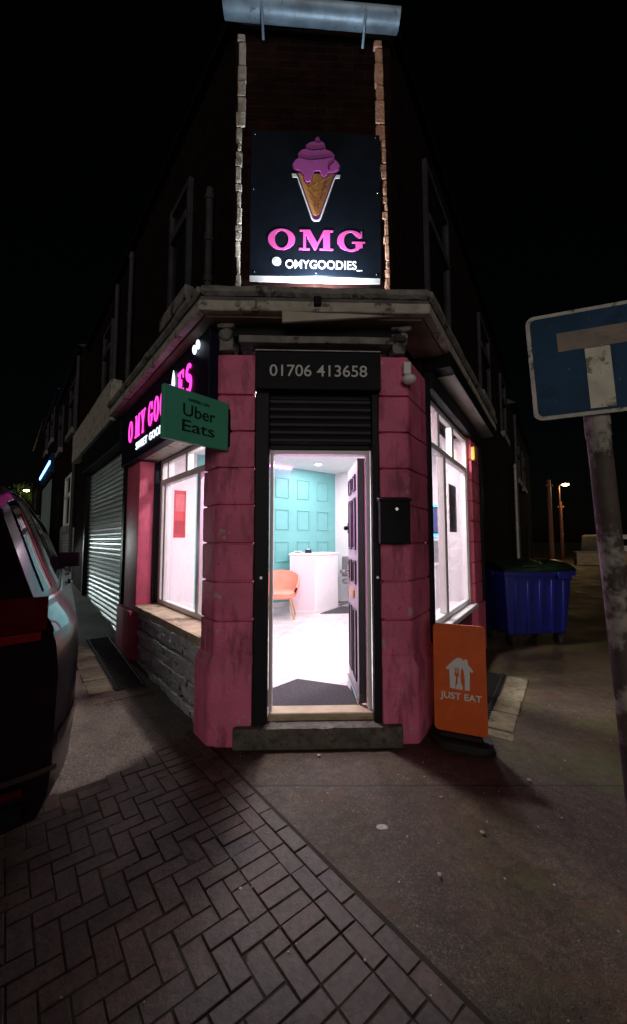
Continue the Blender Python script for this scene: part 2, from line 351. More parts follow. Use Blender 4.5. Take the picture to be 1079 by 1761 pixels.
# ------------------------------------------------------------------ ground
def ground_material(name, base, rough, moss):
    m = bpy.data.materials.new(name); m.use_nodes = True
    N, L = nodes_of(m); b = N['Principled BSDF']; b.inputs['Specular IOR Level'].default_value = .5
    g = N.new('ShaderNodeNewGeometry')
    def nz(sc, det=6, ro=.55):
        n = N.new('ShaderNodeTexNoise'); n.inputs['Scale'].default_value = sc; n.inputs['Detail'].default_value = det; n.inputs['Roughness'].default_value = ro
        L.new(g.outputs['Position'], n.inputs['Vector']); return n.outputs[0]
    def rng(src, a, b_, c=0, d=1):
        r = N.new('ShaderNodeMapRange'); r.inputs[1].default_value = a; r.inputs[2].default_value = b_; r.inputs[3].default_value = c; r.inputs[4].default_value = d
        L.new(src, r.inputs[0]); return r.outputs[0]
    def mix(f, a, c):
        x = N.new('ShaderNodeMix'); x.data_type = 'RGBA'; L.new(f, x.inputs[0])
        for k, q in ((6, a), (7, c)):
            if isinstance(q, tuple): x.inputs[k].default_value = (*q, 1)
            else: L.new(q, x.inputs[k])
        return x.outputs[2]
    c0 = Vector(base)
    col = mix(rng(nz(1.6, 9, .72), .36, .64), tuple(c0 * .35), tuple(c0 * 1.5))
    vo = N.new('ShaderNodeTexVoronoi'); vo.inputs['Scale'].default_value = 150; L.new(g.outputs['Position'], vo.inputs['Vector'])
    sp = N.new('ShaderNodeSeparateColor'); L.new(vo.outputs['Color'], sp.inputs[0])
    col = mix(rng(sp.outputs[0], .55, 1, 0, .75), col, tuple(c0 * 2.6))
    col = mix(rng(sp.outputs[1], .75, 1, 0, .8), col, tuple(c0 * .25))
    if moss:
        px = N.new('ShaderNodeSeparateXYZ'); L.new(g.outputs['Position'], px.inputs[0])
        f = rng(nz(1.7, 9, .7), .50, .62)
        mm = N.new('ShaderNodeMath'); mm.operation = 'MULTIPLY'; L.new(f, mm.inputs[0]); L.new(rng(px.outputs[0], .2, 1.4), mm.inputs[1])
        col = mix(mm.outputs[0], col, (.066, .078, .012))
        col = mix(rng(nz(13, 9, .78), .46, .60, 0, .75), col, (.026, .022, .012)); col = mix(rng(nz(17, 9, .8), .54, .66, 0, .8), col, (.12, .088, .052))
        f2 = rng(nz(3.3, 8, .7), .56, .66); col = mix(f2, col, (.085, .042, .018))
        # a straight joint between two pours in front of the step
        j = N.new('ShaderNodeMath'); j.operation = 'ADD'; j.inputs[1].default_value = -2.49; L.new(px.outputs[1], j.inputs[0])
        nj = N.new('ShaderNodeMath'); nj.operation = 'MULTIPLY_ADD'; nj.inputs[1].default_value = .03; L.new(nz(4), nj.inputs[0]); L.new(j.outputs[0], nj.inputs[2])
        ja = N.new('ShaderNodeMath'); ja.operation = 'ABSOLUTE'; L.new(nj.outputs[0], ja.inputs[0])
        col = mix(rng(ja.outputs[0], .004, .012, .85, 0), col, (.008, .007, .006))
    L.new(col, b.inputs['Base Color'])
    L.new(rng(nz(1.3, 5), .35, .65, rough - .14, rough + .12), b.inputs['Roughness'])
    bp = N.new('ShaderNodeBump'); bp.inputs['Strength'].default_value = .8; bp.inputs['Distance'].default_value = .007
    ad = N.new('ShaderNodeMath'); ad.operation = 'ADD'; L.new(nz(170, 3), ad.inputs[0]); L.new(nz(28, 6), ad.inputs[1])
    L.new(ad.outputs[0], bp.inputs['Height']); L.new(bp.outputs[0], b.inputs['Normal'])
    return m
M['asphalt'] = ground_material('mossy_asphalt', (.074, .051, .029), .62, True)
M['concrete'] = ground_material('pavement_concrete', (.13, .108, .080), .58, False)
b = MB()
xs = [-200, -80, -40, -25, -16] + [-12 + .5 * k for k in range(49)] + [16, 25, 40, 80, 200]
ys = [-60, -20, -8] + [-4 + .5 * k for k in range(49)] + [24, 30, 40, 60, 100, 300]
b.grid([[(x, y, ground_z(x, y) - .001 + .003 * noise.noise(Vector((x * .9, y * .9, 0)))) for x in xs] for y in ys])
tag(b.build('ground', M['asphalt'], smooth=True), kind='structure')
# lighter concrete pavement along the left street: from the corner uphill, between the wall and the parked car
b = MB()
rows = []
for u in [.06] + [.3 + .35 * k for k in range(60)]:
    r = []
    for d in (-.3, 0, .35, .8, 1.3, 1.75):
        p = P2('L', u, d); r.append((p.x, p.y, ground_z(p.x, p.y) + .007 + .002 * noise.noise(Vector((p.x * 1.5, p.y * 1.5, 4)))))
    rows.append(r)
b.grid(rows); tag(b.build('pavement', M['concrete'], smooth=True), kind='structure')
# herringbone block paving: every block modelled, beside the line of the left front carried on past the corner
def paver_material():
    m = bpy.data.materials.new('worn_brick_paver'); m.use_nodes = True
    N, L = nodes_of(m); bb = N['Principled BSDF']
    g = N.new('ShaderNodeNewGeometry'); r = N.new('ShaderNodeValToRGB'); L.new(g.outputs['Random Per Island'], r.inputs[0])
    cols = [(0, (.050, .029, .018)), (.25, (.041, .026, .018)), (.5, (.056, .034, .020)), (.75, (.035, .023, .017)), (1, (.051, .028, .018))]
    for k, (p, c) in enumerate(cols):
        e = r.color_ramp.elements[0] if k == 0 else r.color_ramp.elements[-1] if k == 4 else r.color_ramp.elements.new(p)
        e.position = p; e.color = (*c, 1)
    n = N.new('ShaderNodeTexNoise'); n.inputs['Scale'].default_value = 35; n.inputs['Detail'].default_value = 8; n.inputs['Roughness'].default_value = .7; L.new(g.outputs['Position'], n.inputs['Vector'])
    n2 = N.new('ShaderNodeTexNoise'); n2.inputs['Scale'].default_value = 2.3; n2.inputs['Detail'].default_value = 6; L.new(g.outputs['Position'], n2.inputs['Vector'])
    a = N.new('ShaderNodeMath'); a.operation = 'MULTIPLY'; L.new(n.outputs[0], a.inputs[0]); L.new(n2.outputs[0], a.inputs[1])
    mr = N.new('ShaderNodeMapRange'); mr.inputs[1].default_value = .12; mr.inputs[2].default_value = .38; mr.inputs[3].default_value = .22; mr.inputs[4].default_value = 2.2; L.new(a.outputs[0], mr.inputs[0])
    hs = N.new('ShaderNodeHueSaturation'); L.new(r.outputs[0], hs.inputs['Color']); L.new(mr.outputs[0], hs.inputs['Value']); L.new(hs.outputs[0], bb.inputs['Base Color'])
    bb.inputs['Roughness'].default_value = .55
    bp = N.new('ShaderNodeBump'); bp.inputs['Strength'].default_value = .8; bp.inputs['Distance'].default_value = .005; L.new(n.outputs[0], bp.inputs['Height']); L.new(bp.outputs[0], bb.inputs['Normal'])
    return m
M['paver'] = paver_material()
b = MB(); rp = random.Random(3)
def paver(u0, u1, d0, d1):
    g = .002; h = [.009 + rp.uniform(-.002, .003)] * 4; t = [rp.uniform(-.0025, .0025) for _ in range(4)]
    p = []
    for (u, d, k) in ((u0 + g, d0 + g, 0), (u1 - g, d0 + g, 1), (u1 - g, d1 - g, 2), (u0 + g, d1 - g, 3)):
        p.append(W('L', u, d, -.03))
    for (u, d, k) in ((u0 + g, d0 + g, 0), (u1 - g, d0 + g, 1), (u1 - g, d1 - g, 2), (u0 + g, d1 - g, 3)):
        p.append(W('L', u, d, h[k] + t[k]))
    b.hexa(p, .0035)
w = .083
for i in range(-58, 4):
    for j in range(0, 44):
        u, d = i * w, .02 + 4 * w + j * w
        if u > .10 + .10 * math.sin(j * .9) - .06 * (j % 3): continue
        k = (i - j) % 4
        if k == 0: paver(u, u + 2 * w, d, d + w)
        elif k == 3: paver(u, u + w, d, d + 2 * w)
        elif k == 2 and j == 0: paver(u, u + w, d, d + w)
for i in range(-58, 3):
    for r_ in (0, 1):
        if i % 2 == r_: paver(i * w, (i + 2) * w, .02 + r_ * w, .02 + (r_ + 1) * w)
    paver(i * w, (i + 1) * w, .02 + 2 * w, .02 + 4 * w)
tag(b.build('brick_paving', M['paver']), kind='structure')
b = MB()
b.prism([(q.x, q.y) for q in (P2('L', .18, 0), P2('L', .18, 4.2), P2('L', -5, 4.2), P2('L', -5, 0))], -.05, .0058); tag(b.build('paving_bed', mat('paving_sand', (.034, .026, .015), .95)), kind='structure')
# cellar wells by both fronts: black sheet and added grating stand for their shade, with flagstone edging
def strip(f, u0, u1, d0, d1, n, along, rr):
    for k in range(n):
        a, c = k / n, (k + 1) / n
        if along: q = (u0 + (u1 - u0) * a, u0 + (u1 - u0) * c, d0, d1)
        else: q = (u0, u1, d0 + (d1 - d0) * a, d0 + (d1 - d0) * c)
        p0 = P2(f, (q[0] + q[1]) / 2, (q[2] + q[3]) / 2); z = ground_z(p0.x, p0.y)
        e = rr.uniform(-.012, .012)
        bb.box(f, q[0] + .006, q[1] - .006, q[2] + e, q[3] + e, z - .05, z + .007 + rr.uniform(0, .006), .006)
bb = MB(); rr = random.Random(5)
strip('L', 1.46, 3.2, .36, .56, 5, True, rr); strip('L', 1.26, 1.44, .03, .56, 3, False, rr)
bb.rough(.006, 9); tag(bb.build('stone_edging', M['flag']), kind='structure')
bb = MB()
strip('R', .55, 1.95, .42, .62, 4, True, rr); strip('R', .40, .54, .30, .62, 1, False, rr); 
bb.rough(.006, 9); tag(bb.build('stone_edging', M['flag']), kind='structure')
for f, u0, u1, d1 in (('L', 1.46, 3.2, .35), ('R', .55, 1.95, .41)):
    b = MB(); n = int((u1 - u0) / .05)
    for k in range(n):
        u = u0 + (u1 - u0) * (k + .5) / n; p0 = P2(f, u, .15); z = ground_z(p0.x, p0.y)
        b.box(f, u - .009, u + .009, .07, d1, z + .006, z + .016)
    p0 = P2(f, (u0 + u1) / 2, .2)
    for d in (.08, d1 - .03):
        pa, pb = P2(f, u0, d), P2(f, u1, d); 
        b.tube([v3(pa, ground_z(pa.x, pa.y) + .012), v3(pb, ground_z(pb.x, pb.y) + .012)], .012, 6)
    z0, z1 = [ground_z(*P2(f, u, .2)) for u in (u0, u1)]
    b.hexa([W(f, u0, .05, z0 - .05), W(f, u1, .05, z1 - .05), W(f, u1, d1, z1 - .05), W(f, u0, d1, z0 - .05), W(f, u0, .05, z0 + .006), W(f, u1, .05, z1 + .006), W(f, u1, d1, z1 + .006), W(f, u0, d1, z0 + .006)])  # solid black sheet under the bars for the dark of the well
    o = b.build('well_shade_grating', M['iron'], loc=v3(p0, 0))
    tag(o, 'added black grating standing for the shaded cellar well under the left shop window' if f == 'L' else 'added black grating standing for the shaded cellar well behind the orange board', 'grating', 'added cellar gratings')
# litter specks
b = MB(); rl = random.Random(11)
for k in range(170):
    x, y = rl.uniform(-1.6, 2.6), rl.uniform(.95, 3.0)
    if k < 45: x, y = rl.uniform(.7, 2.9), rl.uniform(2.0, 4.6)
    q = Vector((x, y)) - PL
    if q.dot(nL) < .05 and q.dot(nR) - .0 < -.0 and y > 2.7 and x < 1.2: continue
    s = rl.uniform(.0015, .004) * (2.2 if rl.random() < .08 else 1)
    b.ball((x, y, ground_z(x, y) + .012), s, rl.uniform(.8, 1.8), rl.uniform(.8, 1.8), .6, 6)
b.ball((.36, 2.13, .001), .026, 1.2, .8, .16, 10)
tag(b.build('litter', mat('pale_litter', (.42, .38, .33), .7, var=.4, vs=80)), 'tiny pale litter specks scattered over the paving', 'litter', kind='stuff')

# ------------------------------------------------------------------ THE CORNER SHOP
shop = thing('corner_shop', 'pink fronted corner shop with an open lit doorway on its cut corner', 'shop', (0, 3.3, 0))
def isect(p, a, q, c):
    D = a.x * -c.y + a.y * c.x; r = q - p
    return p + a * ((r.x * -c.y + r.y * c.x) / D)
def outline(d):
    """corner points of the facade line offset outwards by d"""
    a = isect(PL + nL * d, uL, PL + nC * d, uC); c = isect(PL + nC * d, uC, PR + nR * d, uR); return a, c
def band(d0, d1, z0, z1, l, r, bev=0):
    b = MB(); o, i = outline(d1), outline(d0)
    def pt(f, u, d): return P2(f, u, d)
    for quad in ((pt('L', l, d1), o[0], i[0], pt('L', l, d0)), (o[0], o[1], i[1], i[0]), (o[1], pt('R', r, d1), pt('R', r, d0), i[1])):
        b.prism([(q.x, q.y) for q in quad], z0, z1, bev)
    return b
# pillars of painted rusticated blocks
def pillar(poly_fn, name, zs, plinth_top):
    b = MB()
    for k in range(len(zs) - 1):
        b.prism([(p.x, p.y) for p in poly_fn(0)], zs[k] + .004, zs[k + 1] - .004, .020, 2)
    b.prism([(p.x, p.y) for p in poly_fn(-.03)], .0, zs[-1] - .01)
    b.prism([(p.x, p.y) for p in poly_fn(.036)], -.06, plinth_top - .05, .018, 2)
    a, c = poly_fn(.036), poly_fn(.0)
    for q in (b,):
        lo = [q.b.verts.new((p.x, p.y, plinth_top - .056)) for p in a]; hi = [q.b.verts.new((p.x, p.y, plinth_top + .03)) for p in c]
        n = len(a)
        for i in range(n): q.b.faces.new((lo[i], lo[(i + 1) % n], hi[(i + 1) % n], hi[i]))
        q.b.faces.new(hi)
    bmesh.ops.subdivide_edges(b.b, edges=[e for e in b.b.edges if e.calc_length() > .12], cuts=2, use_grid_fill=True)
    b.rough(.006, 7)
    return b.build(name, M['pink'], shop, smooth=True)
def polyL(e):
    a = isect(PL + nL * e, uL, PL + nC * min(e, .012), uC)
    return [a, P2('C', .285 + max(-.01, min(0, e)), min(e, .012)), P2('C', .285 + min(0, e), -.3), P2('L', .26 + e * .6, -.3), P2('L', .26 + e * .6, e)]
def polyR(e):
    a = isect(PL + nC * min(e, .012), uC, PR + nR * e, uR)
    return [a, P2('R', .50 + e * .6, e), P2('R', .50 + e * .6, -.3), P2('C', 1.255 - min(0, e), -.3), P2('C', 1.255 - min(0, e), min(e, .012))]
pillar(polyL, 'pillar', [.62, .90, 1.19, 1.48, 1.77, 2.06, 2.35, 2.64, 2.97], .62)
pillar(polyR, 'pillar', [.62, .90, 1.19, 1.48, 1.77, 2.06, 2.35, 2.64, 2.97], .60)
# second pink pilaster of the left front, then of the right front
b = MB(); b.box('L', 2.20, 2.80, -.3, 0, .66, 2.47, .012, 2); b.box('L', 2.17, 2.84, -.3, .07, -.1, .665, .02, 2); b.rough(.004, 6)
b.build('pilaster', M['pinkside'], shop, smooth=True)
b = MB()
for z in [.66 + .275 * k for k in range(8)]: b.box('R', 2.52, 3.06, -.095, .02, z, z + .27, .018, 2)
b.box('R', 2.54, 3.05, -.09, 0, .0, 2.9); b.box('R', 2.5, 3.09, -.09, .05, -.06, .66, .02)
b.build('pilaster', M['pinkside'], shop, smooth=True)
# rough rendered wall under the left window and its worn stone sill
b = MB(); rq = random.Random(2)
for k in range(8):
    z = -.06 + .088 * k
    b.box('L', .26, 2.18, -.3, -.045 + .02 * (k % 2) + rq.uniform(-.008, .008), z, z + .084, .012)
bmesh.ops.subdivide_edges(b.b, edges=[e for e in b.b.edges if e.calc_length() > .3], cuts=24)
b.rough(.016, 8); b.rough(.010, 24); b.build('stall_riser', M['riser'], shop, smooth=True)
b = MB(); b.box('L', .25, 2.19, -.34, .015, .665, .735, .012, 2)
bmesh.ops.subdivide_edges(b.b, edges=[e for e in b.b.edges if e.calc_length() > .3], cuts=14); b.rough(.008, 7); b.build('stone_sill', M['sill'], shop, smooth=True)
b = MB(); rq = random.Random(4)
for k in range(8): b.box('R', .5, 2.52, -.3, -.03 + rq.uniform(-.003, .003), -.05 + .085 * k, .03 + .085 * k, .006)
b.build('stall_riser', M['maroon'], shop)
b = MB(); b.box('R', .56, 2.54, -.3, .045, .63, .685, .006); b.build('stone_sill', M['white'], shop)
# shop windows
def window_bars(f, u0, u1, d, z0, z1, bars, name='shop_window', fw=.055, dep=.06):
    fr = MB()
    def bar(a0, a1, c0, c1, dd=0): fr.box(f, a0, a1, d - dep - dd, d + dd, c0, c1, .006)
    bar(u0, u0 + fw, z0, z1, .004); bar(u1 - fw, u1, z0, z1, .004); bar(u0 + fw, u1 - fw, z0, z0 + fw); bar(u0 + fw, u1 - fw, z1 - fw, z1)
    for q in bars: bar(*q)
    o = fr.build(name, M['white'], shop)
    g = MB(); g.box(f, u0 + .02, u1 - .02, d - dep / 2 - .004, d - dep / 2 + .004, z0 + .02, z1 - .02)
    g.build('pane', M['glass'], o)
    return o
window_bars('L', .25, 2.18, -.25, .735, 2.50, [(.91, .99, .79, 2.18, .01), (.305, 2.125, 2.18, 2.25, .006), (1.29, 1.35, 2.25, 2.445, .004), (1.98, 2.04, .79, 2.18, .004), (1.90, 1.94, 2.25, 2.445, .004)])
window_bars('R', .588, 2.518, -.04, .69, 2.88, [(1.22, 1.31, .745, 2.40, .008), (.643, 2.463, 2.40, 2.46, .006), (1.03, 1.10, 2.46, 2.825, .004), (1.66, 1.74, 2.46, 2.825, .004), (2.36, 2.41, .745, 2.40, .004)])
# roller shutter guides and boxes
for f, u0, u1, d0, d1, z0, z1 in (('L', 2.182, 2.199, -.245, -.17, .74, 2.47), ('R', .525, .585, -.04, .02, .60, 2.88), ('R', 3.065, 3.12, -.1, .06, .60, 2.9), ('L', 2.845, 2.96, -.12, .02, .13, 2.82), ('L', 6.04, 6.16, -.12, .02, .4, 2.82)):
    MB().box(f, u0, u1, d0, d1, z0, z1, .006).build('shutter_guide', M['blackm'], shop)
def lath(f, u0, u1, d, z0, z1, pitch, m, name='roller_shutter', zf=None):
    b = MB(); n = int((z1 - z0) / pitch)
    rows = []
    for k in range(n):
        z = z0 + pitch * k
        for t, q in ((0, -.004), (.12, .004), (.35, .016), (.65, .016), (.88, .004), (.97, -.004)):
            rows.append([W(f, u0, d + q, z + pitch * t), W(f, u1, d + q, z + pitch * t)])
    b.grid(rows); b.box(f, u0, u1, d - .03, d - .01, z0, z1)
    return b.build(name, m, shop, norm=False)
lath('L', 2.955, 6.045, -.07, .16, 2.82, .078, M['shut'])
MB().box('L', 2.86, 6.2, -.14, .10, 2.83, 3.22, .01).build('shutter_box', M['blackm'], shop)
MB().box('L', 3.3, 7.3, .0, .15, 3.23, 3.85, .01).build('fascia_board', M['cream'], shop)
# walls behind and above the left front
b = MB(); b.box('L', .26, 2.86, -.30, -.025, 2.514, 3.17); b.box('L', 2.86, 7.5, -.34, -.15, -.1, 3.9); b.box('L', 6.16, 7.5, -.14, .0, -.1, 3.2)
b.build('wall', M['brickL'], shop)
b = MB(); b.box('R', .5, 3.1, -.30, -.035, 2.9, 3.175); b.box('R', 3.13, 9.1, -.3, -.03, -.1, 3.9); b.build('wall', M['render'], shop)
# door surround
b = MB(); b.box('C', .287, .395, -.09, -.005, .14, 2.66, .006); b.box('C', 1.20, 1.253, -.09, -.005, .14, 2.66, .006); b.build('shutter_guide', M['blackm'], shop)
for u in (.345, 1.228):
    b = MB(); b.tube([W('C', u, -.004, 1.22), W('C', u, .018, 1.22)], .011, 12); b.build('lock_bolt', M['steel'], shop, smooth=True)
fr = MB(); fr.box('C', .397, .424, -.19, -.10, .20, 2.225, .004); fr.box('C', 1.165, 1.198, -.19, -.10, .20, 2.225, .004); fr.box('C', .424, 1.165, -.19, -.10, 2.195, 2.225, .004)
fr.build('door_frame', M['white'], shop)
MB().box('C', .397, 1.198, -.10, -.085, 2.226, 2.262, .004).build('shutter_rail', M['blackm'], shop)
lath('C', .395, 1.2, -.06, 2.262, 2.67, .062, M['shutdark'])
MB().box('C', .38, 1.21, -.3, -.09, 2.23, 2.98).build('wall', M['black'], shop)
sb = MB().box('C', .29, 1.264, -.08, .06, 2.665, 2.965, .008, 2).build('shutter_box', M['black'], shop)
MB().box('C', .292, 1.262, -.07, .066, 2.967, 2.974).build('box_lip', M['zinc'], sb)
lay('telephone_number', text_mesh('01706 413658', .01, .004), M['lgrey'], sb, W('C', .40, .0605, 2.765), v3(uC), UP, width=.755, height=.092, thick=.004)
MB().box('C', .40, 1.2, -.2, -.06, .165, .20, .006).build('threshold', M['wood'], shop)
b = MB(); b.box('C', .15, 1.40, -.26, .06, -.04, .145, .02, 2)
bmesh.ops.subdivide_edges(b.b, edges=[e for e in b.b.edges if e.calc_length() > .25], cuts=14); b.rough(.010, 8); b.build('doorstep', M['step'], shop, smooth=True)
MB().box('C', .37, 1.22, -.25, -.063, .13, .168).build('sill_stone', M['sill'], shop)
# brick course, stone ledge, dark fascia and cornice over the door
b = MB(); b.box('C', .27, 1.27, -.2, -.02, 2.975, 3.03); b.build('brick_course', brick('orange_brick', -math.atan2(uC.y, uC.x), (.20, .06, .03), (.14, .04, .025), (.05, .04, .03)), shop)
b = MB(); b.box('C', .16, 1.36, -.2, .07, 3.03, 3.088, .01, 2); b.rough(.006, 9, 3); b.build('stone_ledge', M['stonecor'], shop, smooth=True)
b = MB(); b.box('C', .10, 1.40, -.2, .03, 3.09, 3.176, .004); b.build('fascia_board', M['black'], shop)
for u, s in ((.06, -1), (1.42, 1)):                                        # broken scroll brackets
    b = MB(); f = 'C'
    b.box(f, u - .06, u + .06, -.12, .04, 2.98, 3.17, .02, 2); b.ball(W(f, u, .045, 3.10), .048, 1.2, .8, .9); b.box(f, u - .07, u + .07, -.1, .09, 3.14, 3.175, .01)
    bmesh.ops.subdivide_edges(b.b, edges=[e for e in b.b.edges if e.calc_length() > .08], cuts=2, use_grid_fill=True)
    b.rough(.02, 13); b.build('bracket', M['stonecor'], shop, smooth=True)
cor = band(-.1, .235, 3.305, 3.385, 3.06, 3.6, .022)
bmesh.ops.subdivide_edges(cor.b, edges=[e for e in cor.b.edges if e.calc_length() > .25], cuts=16)
cor.rough(.012, 7); cor = cor.build('cornice', M['stonecor'], shop, smooth=True)
b = band(-.1, .205, 3.272, 3.303, 3.05, 3.55); b.rough(.006, 5); b.build('cornice_moulding', mat('dirty_grey_moulding', (.10, .095, .09), .8, var=.4), cor)
b = band(.15, .215, 3.195, 3.274, 3.05, 3.55, .006)
bmesh.ops.subdivide_edges(b.b, edges=[e for e in b.b.edges if e.calc_length() > .25], cuts=10); b.rough(.008, 4); b.build('cornice_board', M['cream'], cor)
b = band(-.1, .148, 3.178, 3.20, 3.05, 3.55); b.build('soffit', M['ply'], cor)
b = MB(); b.hexa([W('C', .50, .16, 3.125), W('C', 1.37, .16, 3.195), W('C', 1.37, .185, 3.195), W('C', .50, .185, 3.125), W('C', .50, .16, 3.215), W('C', 1.37, .16, 3.245), W('C', 1.37, .222, 3.245), W('C', .50, .222, 3.215)], .003)
b.build('loose_board', mat('pale_new_board', (.50, .45, .38), .6, var=.15), cor)
MB().box('C', .735, .79, .2, .245, 3.23, 3.30, .006).build('cable_clip', M['black'], cor)
# upper floor
UPD = -.13
ua, uc_ = outline(UPD)
bk = [P2('L', 7.5, UPD), ua, uc_, P2('R', 9.1, UPD), P2('R', 9.1, -5), P2('L', 7.5, -5.0)]
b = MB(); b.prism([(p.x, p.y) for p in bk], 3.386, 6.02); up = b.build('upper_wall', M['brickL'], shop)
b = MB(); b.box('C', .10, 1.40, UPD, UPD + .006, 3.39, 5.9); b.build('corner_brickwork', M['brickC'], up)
rq = random.Random(9)
for s, m in ((0, M['quoinl']), (1, M['quoinr'])):
    b = MB(); z = 3.40
    while z < 5.86:
        h = .073 * rq.choice((1, 1, 1, 2)) if z < 4.9 else .073 * rq.choice((2, 2, 3)); h = min(h, 5.88 - z)
        wd = (.040 if z < 4.9 else .066) + rq.uniform(-.006, .008); e = (z - 3.4) / 2.5
        a, c = (.100 - .012 * e, .100 - .012 * e + wd) if not s else (1.388 - .045 * e - wd, 1.388 - .045 * e)
        b.box('C', a + rq.uniform(-.01, .01), c, UPD - .02, UPD + .045 + rq.uniform(-.006, .006), z + .003, z + h - .003, .006)
        z += h
    bmesh.ops.subdivide_edges(b.b, edges=[e for e in b.b.edges if e.calc_length() > .04], cuts=1, use_grid_fill=True)
    b.rough(.005, 22); b.build('quoin_strip', m, up, smooth=True)
# gutter over the corner with two brackets, gutters of both sides, roof
def half_gutter(p0, p1, r):
    b = MB(); p0, p1 = Vector(p0), Vector(p1); t = (p1 - p0).normalized(); n = t.cross(UP).normalized()
    prof = [(math.cos(R(a)) * r, math.sin(R(a)) * r * .9) for a in range(180, 361, 15)]
    prof2 = [(x * .93, y * .9) for x, y in prof[::-1]]
    pr = prof + prof2
    ra = [p0 + n * x + UP * y for x, y in pr]; b.extr(ra, p1 - p0); return b
g0, g1 = W('C', -.02, UPD + .13, 6.02), W('C', 1.47, UPD + .13, 5.95)
gu = half_gutter(g0, g1, .088).build('gutter', M['zinc'], shop, smooth=True)
for t in (.22, .80):
    p = g0.lerp(g1, t); b = MB(); b.tube([p + v3(nC * .075) + UP * -.055, p + v3(nC * .02) + UP * -.11, p + v3(nC * -.09) + UP * -.17], .012, 6); b.build('gutter_bracket', M['zinc'], gu)
b = MB(); b.prism([(p.x, p.y) for p in [P2('L', 7.5, UPD + .1)] + list(outline(UPD + .06)) + [P2('R', 9.1, UPD + .1), P2('R', 9.1, -5), P2('L', 7.5, -5)]], 6.03, 6.10); b.build('eaves', M['black'], shop)
b = MB(); base = [P2('L', 7.5, UPD + .08)] + list(outline(UPD + .05)) + [P2('R', 9.1, UPD + .08), P2('R', 9.1, -5), P2('L', 7.5, -5)]
ctr = sum(base, Vector((0, 0))) / len(base); lo = [b.b.verts.new((p.x, p.y, 6.11)) for p in base]; hi = [b.b.verts.new((p.x * .35 + ctr.x * .65, p.y * .35 + ctr.y * .65, 8.0)) for p in base]
for i in range(6): b.b.faces.new((lo[i], lo[(i + 1) % 6], hi[(i + 1) % 6], hi[i]))
b.b.faces.new(hi); b.b.faces.new(lo[::-1]); b.build('roof', M['slate'], shop)
def upper_window(f, u0, u1, z0, z1, d, root, tr=.62, wm=None):
    wm = wm or M['pipe']; b = MB(); w = .07
    b.box(f, u0, u0 + w, d, d + .05, z0, z1, .005); b.box(f, u1 - w, u1, d, d + .05, z0, z1, .005)
    b.box(f, u0 + w, u1 - w, d, d + .048, z0, z0 + w, .005); b.box(f, u0 + w, u1 - w, d, d + .048, z1 - w, z1, .005)
    zm = z0 + (z1 - z0) * tr; b.box(f, u0 + w, u1 - w, d, d + .06, zm - .05, zm + .05, .005)
    o = b.build('window', wm, root)
    MB().box(f, u0 + .02, u1 - .02, d, d + .015, z0 + .02, z1 - .02).build('pane', M['dglass'], o)
    MB().box(f, u0 - .1, u1 + .1, d, d + .10, z0 - .16, z0 - .005, .01).build('window_sill', M['stonecor'], o)
    return o
upper_window('L', .98, 1.60, 4.05, 5.30, UPD + .003, shop, .70); upper_window('L', 4.7, 5.5, 4.25, 5.5, UPD + .003, shop)
upper_window('R', .98, 2.0, 3.95, 5.62, UPD + .003, shop, .62); upper_window('R', 4.3, 5.5, 4.15, 5.62, UPD + .003, shop); upper_window('R', 7.3, 8.3, 4.15, 5.62, UPD + .003, shop)
for f, u, z0, z1, m in (('L', .43, 3.75, 4.72, M['pipe']), ('L', 3.35, 3.9, 5.9, M['pipe']), ('L', 4.3, 3.9, 5.9, M['pipe']), ('R', 8.85, .1, 3.6, M['cream'])):
    b = MB(); d = (UPD if z0 > 3 else -.03) + .055
    b.tube([W(f, u, d, z0), W(f, u, d, z1)], .036, 10)
    for z in (z0 + .1, (z0 + z1) / 2, z1 - .08): b.tube([W(f, u, d, z - .03), W(f, u, d, z + .03)], .045, 10)
    b.build('drainpipe', m, shop, smooth=True)
# ---- room inside the shop
FZ = .17; CZ = 3.02
A_ = P2('L', 3.75, -.35); tw = -nL; B_ = A_ + tw * 4.25; vb = -uL
C_ = isect(B_, vb, P2('R', 0, -.3), uR)
fl = [A_, P2('L', .0, -.05) + Vector((.1, .1)), P2('C', .3, -.07), P2('C', 1.2, -.07), P2('R', .1, -.2), C_, B_]
b = MB(); b.prism([(p.x, p.y) for p in fl], FZ - .1, FZ)
tiles = b.build('floor', M['tile'], shop)
b = MB(); b.prism([(p.x, p.y) for p in [A_, P2('L', .1, -.3), P2('R', .1, -.3), C_, B_]], CZ, CZ + .1); b.build('ceiling', M['iwhite'], shop)
FR['T'] = (A_, tw, uL * -1)        # party wall: u along it into the building, d towards the room
FR['K'] = (B_, vb, -tw)            # back wall
MB().box('T', -.05, .98, -.12, 0, FZ, CZ).build('interior_wall', M['iwhite'], shop)
tl = MB().box('T', .98, 4.25, -.12, 0, FZ, CZ).build('feature_wall', M['teal'], shop)
M['moulding'] = mat('teal_moulding_paint', (.15, .44, .43), .5, var=.04, bump=0)
for u0 in (1.55, 2.09, 2.63, 3.17, 3.71):
    for z0 in (.42, 1.07, 1.72, 2.37):
        b = MB()
        u1, z1 = u0 + .33, z0 + .42
        for q in ((u0, u1, z0, z0 + .022), (u0, u1, z1 - .022, z1), (u0, u0 + .022, z0 + .022, z1 - .022), (u1 - .022, u1, z0 + .022, z1 - .022)):
            b.box('T', q[0], q[1], .0, .016, q[2], q[3], .004)
        b.build('wall_moulding', M['moulding'], tl)
MB().box('T', 1.35, 4.25, .0, .014, FZ, FZ + .10, .004).build('skirting_board', M['iwhite'], shop)
ln = (C_ - B_).length
MB().box('K', .0, ln, -.12, 0, FZ, CZ).build('interior_wall', M['iwhite'], shop)
